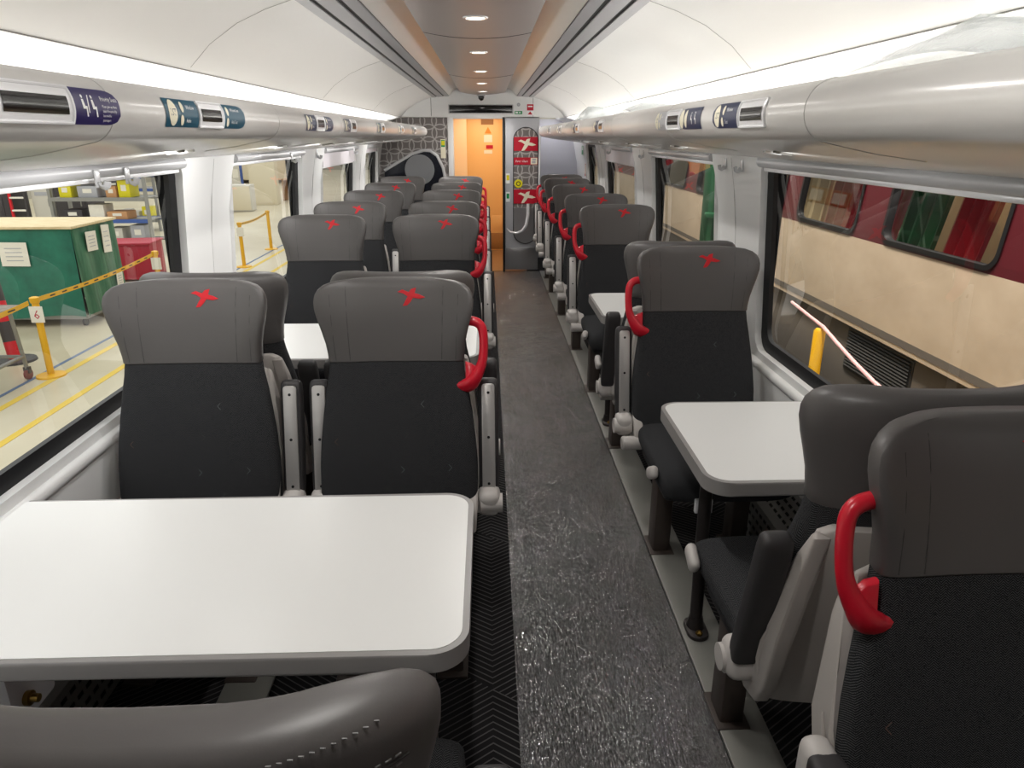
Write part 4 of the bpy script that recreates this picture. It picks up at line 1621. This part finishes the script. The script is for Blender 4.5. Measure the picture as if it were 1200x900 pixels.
def shelving(x, y, w, rows, h, label, seed, rz=0.0):
    random.seed(seed)
    t = thing('shelving_unit', label, 'shelving', (x, y, GZ), rz, 'workshop shelving')
    for sx in (-1, 1):
        for sy in (-1, 1):
            mb = MB(); mb.box((sx * w / 2, sy * 0.4, h / 2), (0.07, 0.07, h), 'galv'); mb.build('upright', t)
    for r in range(rows):
        z = 0.35 + (h - 0.5) * r / max(1, rows - 1)
        mb = MB(); mb.box((0, 0, z), (w, 0.86, 0.03), 'galv'); sh = mb.build('shelf', t)
        mb = MB()
        for sy in (-1, 1):
            mb.box((0, sy * 0.42, z - 0.02), (w - 0.08, 0.04, 0.09), 'rack_blue' if r % 2 else 'galv')
        mb.build('beam', sh)
        xx = -w / 2 + 0.2
        q = 0
        while xx < w / 2 - 0.45 and r < rows - 1:
            bw = random.uniform(0.22, 0.5)
            bh = random.uniform(0.18, 0.42)
            mt = random.choice(['cardboard', 'paper', 'box_dark', 'cabinet_pale', 'crate_red', 'hall_green', 'sign_yellow', 'panel_grey'])
            col = {'cardboard': 'brown', 'paper': 'white', 'box_dark': 'black', 'cabinet_pale': 'pale', 'crate_red': 'red', 'hall_green': 'green', 'sign_yellow': 'yellow', 'panel_grey': 'grey'}[mt]
            a_ = Matrix.Rotation(rz, 4, 'Z') @ Vector((xx + bw / 2, -0.1, z + 0.0175 + bh / 2))
            bx = MB()
            bx.box((0, 0, 0), (bw, 0.5, bh), mt, 0.015)
            bx.box((0, -0.252, 0.02), (bw * 0.45, 0.004, bh * 0.35), 'paper')
            o = bx.build('storage_box', None, (x + a_.x, y + a_.y, GZ + a_.z))
            o.rotation_euler.z = rz
            nth = ['lowest', 'second', 'third', 'fourth', 'top'][r]
            tag(o, '%s box on the %s shelf, %s along, of the %s' % (col, nth, ['first', 'second', 'third', 'fourth', 'fifth', 'sixth', 'seventh', 'eighth', 'ninth', 'tenth'][min(q, 9)], label.split(',')[0]), 'box', 'boxes on the workshop shelving')
            xx += bw + random.uniform(0.03, 0.2)
            q += 1
    return t


shelving(-9.5, 18.6, 2.3, 5, 2.6, 'tall grey shelving unit, beside the near window frame', 3)
shelving(-11.6, 23.5, 2.6, 4, 3.3, 'blue-beamed shelving unit, further back behind the grey one', 5)
for x, w, mt, lab, h in ((-13.9, 2.1, 'box_dark', 'wide dark grey locker behind the green cage', 2.3), (-11.95, 0.55, 'cabinet_pale', 'narrow pale cabinet standing between two dark lockers', 2.3),
                         (-11.2, 0.85, 'box_dark', 'dark locker with small red ring standing next to the pale cabinet', 2.3)):
    t = thing('locker', lab, 'locker', (x, 20.5, GZ), 0, 'lockers by the workshop wall')
    mb = MB(); mb.box((0, 0, h / 2), (w, 0.9, h), mt, 0.02); mb.build('body', t)
    mb = MB(); mb.box((0, -0.46, h / 2), (w * 0.86, 0.02, h * 0.9), mt, 0.008); d = mb.build('door', t)
    mb = MB(); mb.box((w * 0.32, -0.48, h * 0.5), (0.03, 0.03, 0.2), 'galv', 0.006); mb.build('handle', d)
    if mt == 'cabinet_pale':
        mb = MB(); mb.box((0, -0.472, h * 0.6), (w * 0.6, 0.004, 0.1), 'panel_grey'); mb.build('label_strip', d)
    elif x > -12:
        mb = MB(); mb.tube([(w * 0.2 + 0.1 * math.cos(q * PI / 8), -0.475, 1.3 + 0.1 * math.sin(q * PI / 8)) for q in range(16)], 0.018, 'red_band', 6, False, True); mb.build('red_ring', d)
t = thing('step_ladder', 'red and white step ladder against the dark lockers', 'ladder', (-12.5, 19.9, GZ), 0)
for sx in (-1, 1):
    mb = MB(); mb.box((sx * 0.2, 0, 1.1), (0.05, 0.06, 2.2), 'red_band' if sx < 0 else 'box_dark'); mb.build('rail', t)
for r in range(6):
    mb = MB(); mb.box((0, 0, 0.3 + 0.33 * r), (0.36, 0.10, 0.04), 'paper'); mb.build('rung', t)

# second window: cabinets, desk, red machine
t = thing('cabinet', 'small beige cabinet standing on the floor, seen through the second left window', 'cabinet', (-9.75, 29.5, GZ), 0.1, 'beige cabinets')
mb = MB(); mb.box((0, 0, 0.52), (0.85, 0.8, 1.0), 'cabinet_pale', 0.02); mb.build('body', t)
mb = MB(); mb.box((0, -0.41, 0.52), (0.76, 0.02, 0.9), 'cabinet_beige', 0.006); mb.build('door', t)
t = thing('cabinet', 'tall beige cabinet behind the small one, seen through the second left window', 'cabinet', (-9.7, 32.4, GZ), 0.1, 'beige cabinets')
mb = MB(); mb.box((0, 0, 1.05), (1.1, 0.8, 2.1), 'cabinet_beige', 0.02); mb.build('body', t)
mb = MB(); mb.box((0, -0.41, 1.05), (1.0, 0.02, 1.96), 'cabinet_beige', 0.006); mb.build('door', t)
t = thing('pinboard', 'tall dark framed board with white sheets beside the beige cabinets', 'board', (-11.3, 32.6, GZ), 0)
mb = MB(); mb.box((0, 0, 1.2), (1.3, 0.08, 2.3), 'rack_blue', 0.01); mb.build('frame', t)
mb = MB()
mb.box((0, -0.05, 1.3), (1.1, 0.02, 1.9), 'cabinet_pale')
mb.build('backing', t)
for r in range(3):
    for c in range(3):
        mb = MB(); mb.box((-0.36 + 0.36 * c, -0.066, 0.7 + 0.6 * r), (0.24, 0.004, 0.36), 'paper'); mb.build('sheet', t)
t = thing('desk', 'brown wooden desk standing past the beige cabinets', 'desk', (-8.6, 34.5, GZ), 0)
mb = MB(); mb.box((0, 0, 0.95), (1.7, 0.8, 0.05), 'desk_wood'); mb.build('desktop', t)
for sx in (-1, 1):
    mb = MB(); mb.box((sx * 0.8, 0, 0.47), (0.05, 0.74, 0.92), 'desk_wood'); mb.build('side_panel', t)
mb = MB(); mb.box((0, 0.3, 0.6), (1.55, 0.03, 0.6), 'desk_wood'); mb.build('back_panel', t)
for (x, y, z, h, lab) in ((-8.9, 36.5, 0, 3.4, 'bright red machine column behind the desk'), (-11.2, 46.0, 0, 3.2, 'bright red machine column seen through the last left window')):
    t = thing('red_machine', lab, 'machine', (x, y, GZ), 0, 'red machines')
    mb = MB(); mb.box((0, 0, h / 2 + 0.1), (0.7, 0.7, h - 0.2), 'machine_red', 0.03); mb.build('column', t)
    mb = MB(); mb.box((0, 0, 0.1), (1.2, 1.2, 0.2), 'box_dark', 0.03); mb.build('base', t)
    mb = MB(); mb.box((0.0, -0.5, h * 0.72), (0.5, 0.5, 0.6), 'machine_red', 0.05); mb.build('head', t)
# distant second coach standing across the hall
t = thing('distant_coach', 'distant brown-topped train coach across the workshop', 'coach', (-15.0, 52, GZ), 0)
mb = MB(); mb.box((0, 0, 1.2), (5, 10, 2.0), 'cabinet_beige', 0.1); mb.build('body', t)
mb = MB(); mb.box((0, 0, 2.7), (5.0, 10, 1.0), 'desk_wood', 0.1); mb.build('window_band', t)
for q in range(3):
    mb = MB(); mb.box((-1.6 + 1.6 * q, -5.02, 2.7), (0.9, 0.06, 0.7), 'paper'); mb.build('pane', t)

# ------------------------------------------------------------------ right side: neighbouring coach, walkway, jack
KX = 3.25
t = thing('railway_coach', 'cream and maroon coach standing on the next track outside the right windows', 'coach', (0, 0, 0), 0)
CW = [(2.75, 4.0), (4.45, 5.8), (6.3, 7.5), (7.95, 9.3), (9.9, 11.3), (12, 13.4)]
CZ0, CZ1 = 0.85, 1.74
KP = [(-0.32, 0.02), (0.15, 0.0), (0.80, 0.0), (0.86, 0.0), (1.9, 0.10), (2.1, 0.22), (2.3, 0.5)]
kx = lambda z: KX + lerp_table(KP, z)
holes = [rrect(a, b, CZ0, CZ1, 0.09, 6) for a, b in CW]
V, F = sheet([(-6, 0.03), (26, 0.03), (26, 2.3), (-6, 2.3)], holes, [0.15, 0.80, 1.9, 2.1])
mb = MB()
up = [f for f in F if sum(V[i][1] for i in f) / len(f) > 0.80]
lo = [f for f in F if sum(V[i][1] for i in f) / len(f) <= 0.80]
P = [(kx(z), y, z) for y, z in V]
mb.add(P, up, 'coach_maroon', True)
mb.add(P, lo, 'coach_cream', True)
mb.build('body', t)
mb = MB()
mb.box((KX + 1.35, 10, 2.42), (1.9, 32, 0.3), 'coach_roof', 0.1)
mb.build('roof', t)
mb = MB()
mb.box((KX + 1.7, 10, 0.9), (0.05, 32, 2.9), 'coach_interior')
mb.build('interior_lining', t)
mb = MB(); mb.box((KX + 0.85, 10, 0.10), (1.7, 32, 0.06), 'coach_skirt'); mb.build('coach_floor', t)
for i, ((a, b), h) in enumerate(zip(CW, holes)):
    n = len(h)
    mb = MB()
    A = [(kx(z) - 0.012, y, z) for y, z in rrect(a - 0.035, b + 0.035, CZ0 - 0.035, CZ1 + 0.035, 0.12, 6)]
    B = [(kx(z) - 0.014, y, z) for y, z in h]
    Cc = [(kx(z) + 0.05, y, z) for y, z in h]
    mb.add(A + B + Cc, [[k * n + j, k * n + (j + 1) % n, (k + 1) * n + (j + 1) % n, (k + 1) * n + j] for k in (0, 1) for j in range(n)], 'black_rubber', True)
    fr = mb.build('window_frame', t)
    mb = MB()
    V2, F2 = sheet(h, [])
    mb.add([(kx(z) + 0.03, y, z) for y, z in V2], F2, 'pane_coach', False)
    mb.build('pane', fr)
# coloured panels made up behind the panes in place of reflections
def stand_in(y0, y1, x, mat, name, z0=0.16, z1=2.0, lean=0.35):
    mb = MB()
    n = 10
    rings = []
    for z in (z0, 0.7, 1.1, 1.5, z1):
        dy = lean * (z - 0.9)
        row = [(x + 0.03 * math.sin(i * 2.1), y0 + (y1 - y0) * i / n + dy, z) for i in range(n + 1)]
        rings.append(row + [(p[0] + 0.04, p[1], p[2]) for p in row[::-1]])
    mb.loft(rings, mat, True)
    return mb.build(name, t)


stand_in(8.0, 8.95, KX + 0.5, 'coach_interior', 'cream_stand_in', lean=-0.3)
stand_in(7.3, 7.95, KX + 0.5, 'coach_red', 'red_stand_in', lean=-0.3)
stand_in(6.42, 6.88, KX + 0.5, 'coach_red', 'red_stand_in', lean=-0.3)
stand_in(5.82, 6.38, KX + 0.45, 'green_ribbed', 'green_stand_in', lean=-0.3)
stand_in(5.30, 5.76, KX + 0.5, 'coach_red', 'red_stand_in', lean=-0.3)
stand_in(4.3, 5.2, KX + 0.55, 'plate_blue', 'blue_stand_in', lean=-0.3)
mb = MB()
mb.box((KX + 0.10, 10, -0.46), (0.06, 32, 0.96), 'coach_skirt', 0.01)
mb.build('skirt', t)
mb = MB()
for q in range(12):
    mb.box((KX + 0.06, 5.7, -0.05 - 0.028 * q), (0.03, 1.0, 0.014), 'louver', 0, 2, Matrix.Rotation(0.5, 4, 'Y'))
mb.box((KX + 0.068, 5.7, -0.205), (0.01, 1.06, 0.38), 'louver')
mb.build('louver_grille', t)
mb = MB()
for y in (7.2, 14.0):
    mb.cyl((KX + 0.25, y, -0.78), (KX + 0.35, y, -0.78), 0.42, 'box_dark', None, 28)
mb.build('wheel', t)

mb = MB()
mb.box((2.35, 9, -0.83), (1.3, 30, 0.74), 'coach_skirt', 0.01)
struct(mb, 'ground_walkway')
mb = MB()
mb.box((2.92, 9, -0.445), (0.14, 30, 0.05), 'hazard', 0.006)
struct(mb, 'trim_6')
t = thing('yellow_post', 'yellow post with pink cord tied to it, outside the near right window', 'post', (2.60, 5.32, -0.46), 0)
mb = MB(); mb.tube([(0, 0, 0.0), (0, 0, 0.66), (0, 0, 0.68)], [0.045, 0.045, 0.03], 'yellow_paint', 14); mb.build('post', t)
mb = MB(); mb.tube([(0, 0, 0), (0, 0, 0.02)], [0.11, 0.10], 'yellow_paint', 18); mb.build('base', t)
mb = MB()
cp = [(2.78, 6.3, 0.21), (2.70, 5.8, 0.22), (2.60, 5.27, 0.245)]
for i in range(1, 9):
    f = i / 8
    cp.append((2.60 - 0.25 * f, 5.27 - 2.6 * f, 0.245 - 0.05 * f - 0.10 * math.sin(PI * f)))
mb.tube(cp, 0.014, 'cord_pink', 8)
tag(mb.build('cord'), 'pale pink cord strung past the yellow post outside the near right window', 'cord')

t = thing('lifting_jack', 'tall green lifting jack column outside the second right window', 'jack', (2.34, 7.3, -0.46), 0)
mb = MB()
for sx in (-1, 1):
    mb.box((sx * 0.115, 0, 1.5), (0.05, 0.22, 3.0), 'jack_green', 0.008)
mb.box((0, 0.08, 1.5), (0.26, 0.05, 3.0), 'jack_green', 0.006)
mb.build('column', t)
mb = MB(); mb.box((0, 0, 0.04), (0.5, 0.6, 0.08), 'jack_green', 0.01); mb.build('base', t)
mb = MB(); mb.cyl((0, -0.02, 0.08), (0, -0.02, 2.9), 0.025, 'galv', None, 12); mb.build('spindle', t)
mb = MB(); mb.box((0, -0.12, 1.36), (0.34, 0.06, 0.05), 'jack_green', 0.006); mb.build('cross_bar', t)
mb = MB(); mb.tube([(0.0, -0.13, 1.82), (-0.03, -0.16, 1.80), (-0.06, -0.16, 1.74), (-0.05, -0.15, 1.66)], 0.014, 'tag_white', 8); mb.build('hook', t)
mb = MB(); mb.box((0.07, -0.165, 1.20), (0.10, 0.006, 0.13), 'tag_white')
mb.tube([(0.07, -0.16, 1.265), (0.06, -0.155, 1.385)], 0.004, 'tag_white', 6)
mb.build('tag', t)
mb = MB()
rings = []
for z, y in ((2.35, 7.95), (2.1, 7.9), (1.93, 7.98), (1.86, 7.9)):
    rings.append([(2.25 + 0.62 * i / 8, y + 0.04 * math.sin(i * 1.7), z + 0.02 * math.sin(i * 2.4)) for i in range(9)] + [(2.25 + 0.62 * i / 8, y + 0.02 + 0.04 * math.sin(i * 1.7), z + 0.02 * math.sin(i * 2.4)) for i in range(8, -1, -1)])
mb.loft(rings, 'raw_wood', True)
tag(mb.build('cloth_sheet'), 'cream sheet hanging behind the green lifting jack', 'sheet')

# ------------------------------------------------------------------ light
w = bpy.data.worlds.new('World')
scene.world = w
w.use_nodes = True
w.node_tree.nodes['Background'].inputs[0].default_value = (0.97, 0.985, 1.0, 1)
w.node_tree.nodes['Background'].inputs[1].default_value = 1.0


def area(name, loc, rot, sx, sy, power, col=(1, 1, 1), spread=PI):
    L = bpy.data.lights.new(name, 'AREA')
    L.shape = 'RECTANGLE'
    L.size, L.size_y = sx, sy
    L.energy = power
    L.color = col
    L.spread = spread
    o = bpy.data.objects.new(name, L)
    COL.objects.link(o)
    o.location = loc
    o.rotation_euler = rot
    return o


# lighting strips on the rack tops wash the coves
for s, pw in ((-1, 6), (1, 14)):
    area('rack_light', (XC + s * 1.02, 3.8, 1.79), (PI, s * -0.45, 0), 0.06, 10.2, pw, (1, 0.98, 0.95))
# downlights
for y in (0.66, 1.93, 3.2, 4.46, 5.73, 7.0, 8.27):
    L = bpy.data.lights.new('downlight_lamp', 'SPOT')
    L.energy = 36 if y > 8 else 17; L.spot_size = math.radians(168); L.spot_blend = 0.6; L.shadow_soft_size = 0.04; L.color = (1, 0.97, 0.93)
    o = bpy.data.objects.new('downlight_lamp', L); COL.objects.link(o); o.location = (XC, y, 2.085)
# fill lamps added under the racks, angled to brighten the window walls
for s, pw, yl in ((-1, 1.9, (0.9, 2.1, 3.1, 3.9, 4.9, 5.9, 6.9, 7.9)), (1, 0.35, (1.95, 3.0, 4.0, 5.0, 6.0, 7.2))):
    for y in yl:
        area('slit_fill_lamp', (XC + s * 0.80, y, 1.585), (0, -s * 0.85, 0), 0.03, 0.10, pw, (1, 0.99, 0.97))
# warm vestibule lamp
area('vestibule_lamp', (-0.06, 10.1, 1.95), (0, 0, 0), 0.6, 1.2, 8, (1, 0.9, 0.76))
# workshop roof lamps
for x in (-7.5, -14):
    for y in (4, 16, 28, 40):
        area('workshop_lamp', (x, y, 7.5), (0, 0, 0), 3, 5, 120, (1, 0.97, 0.94))
area('workshop_lamp', (1.6, 6, 5.5), (0, -0.32, 0), 0.8, 12, 330, (1, 0.96, 0.92), 1.3)  # extra unseen lamp, tilted to brighten the neighbouring coach
area('coach_fill_lamp', (KX + 1.0, 6, 2.2), (0, 0, 0), 0.3, 14, 60, (1, 0.97, 0.92))  # added fill light so the coach interior is not dark
area('recess_fill_lamp', (0.95, 9.85, 1.9), (0, 0, 0), 0.3, 0.3, 6, (1, 0.98, 0.97))  # added fill light for the dark recess, no fitting there

# ------------------------------------------------------------------ camera
cam = bpy.data.cameras.new('Camera')
cam.sensor_width = 36.0
cam.lens = 832 / 1200 * 36.0
cam.clip_start = 0.02
co = bpy.data.objects.new('Camera', cam)
COL.objects.link(co)
co.location = (0, 0, 1.65)
co.rotation_euler = (math.radians(90 - 19.28), 0, math.radians(-1.93))
scene.camera = co
scene.view_settings.view_transform = 'Standard'
scene.view_settings.look = 'None'
scene.view_settings.gamma = 1.0
scene.view_settings.use_curve_mapping = False
scene.view_settings.exposure = 0.45
scene.cycles.max_bounces = 10
scene.cycles.diffuse_bounces = 5
scene.cycles.glossy_bounces = 4
scene.cycles.transparent_max_bounces = 12
scene.cycles.sample_clamp_indirect = 6.0
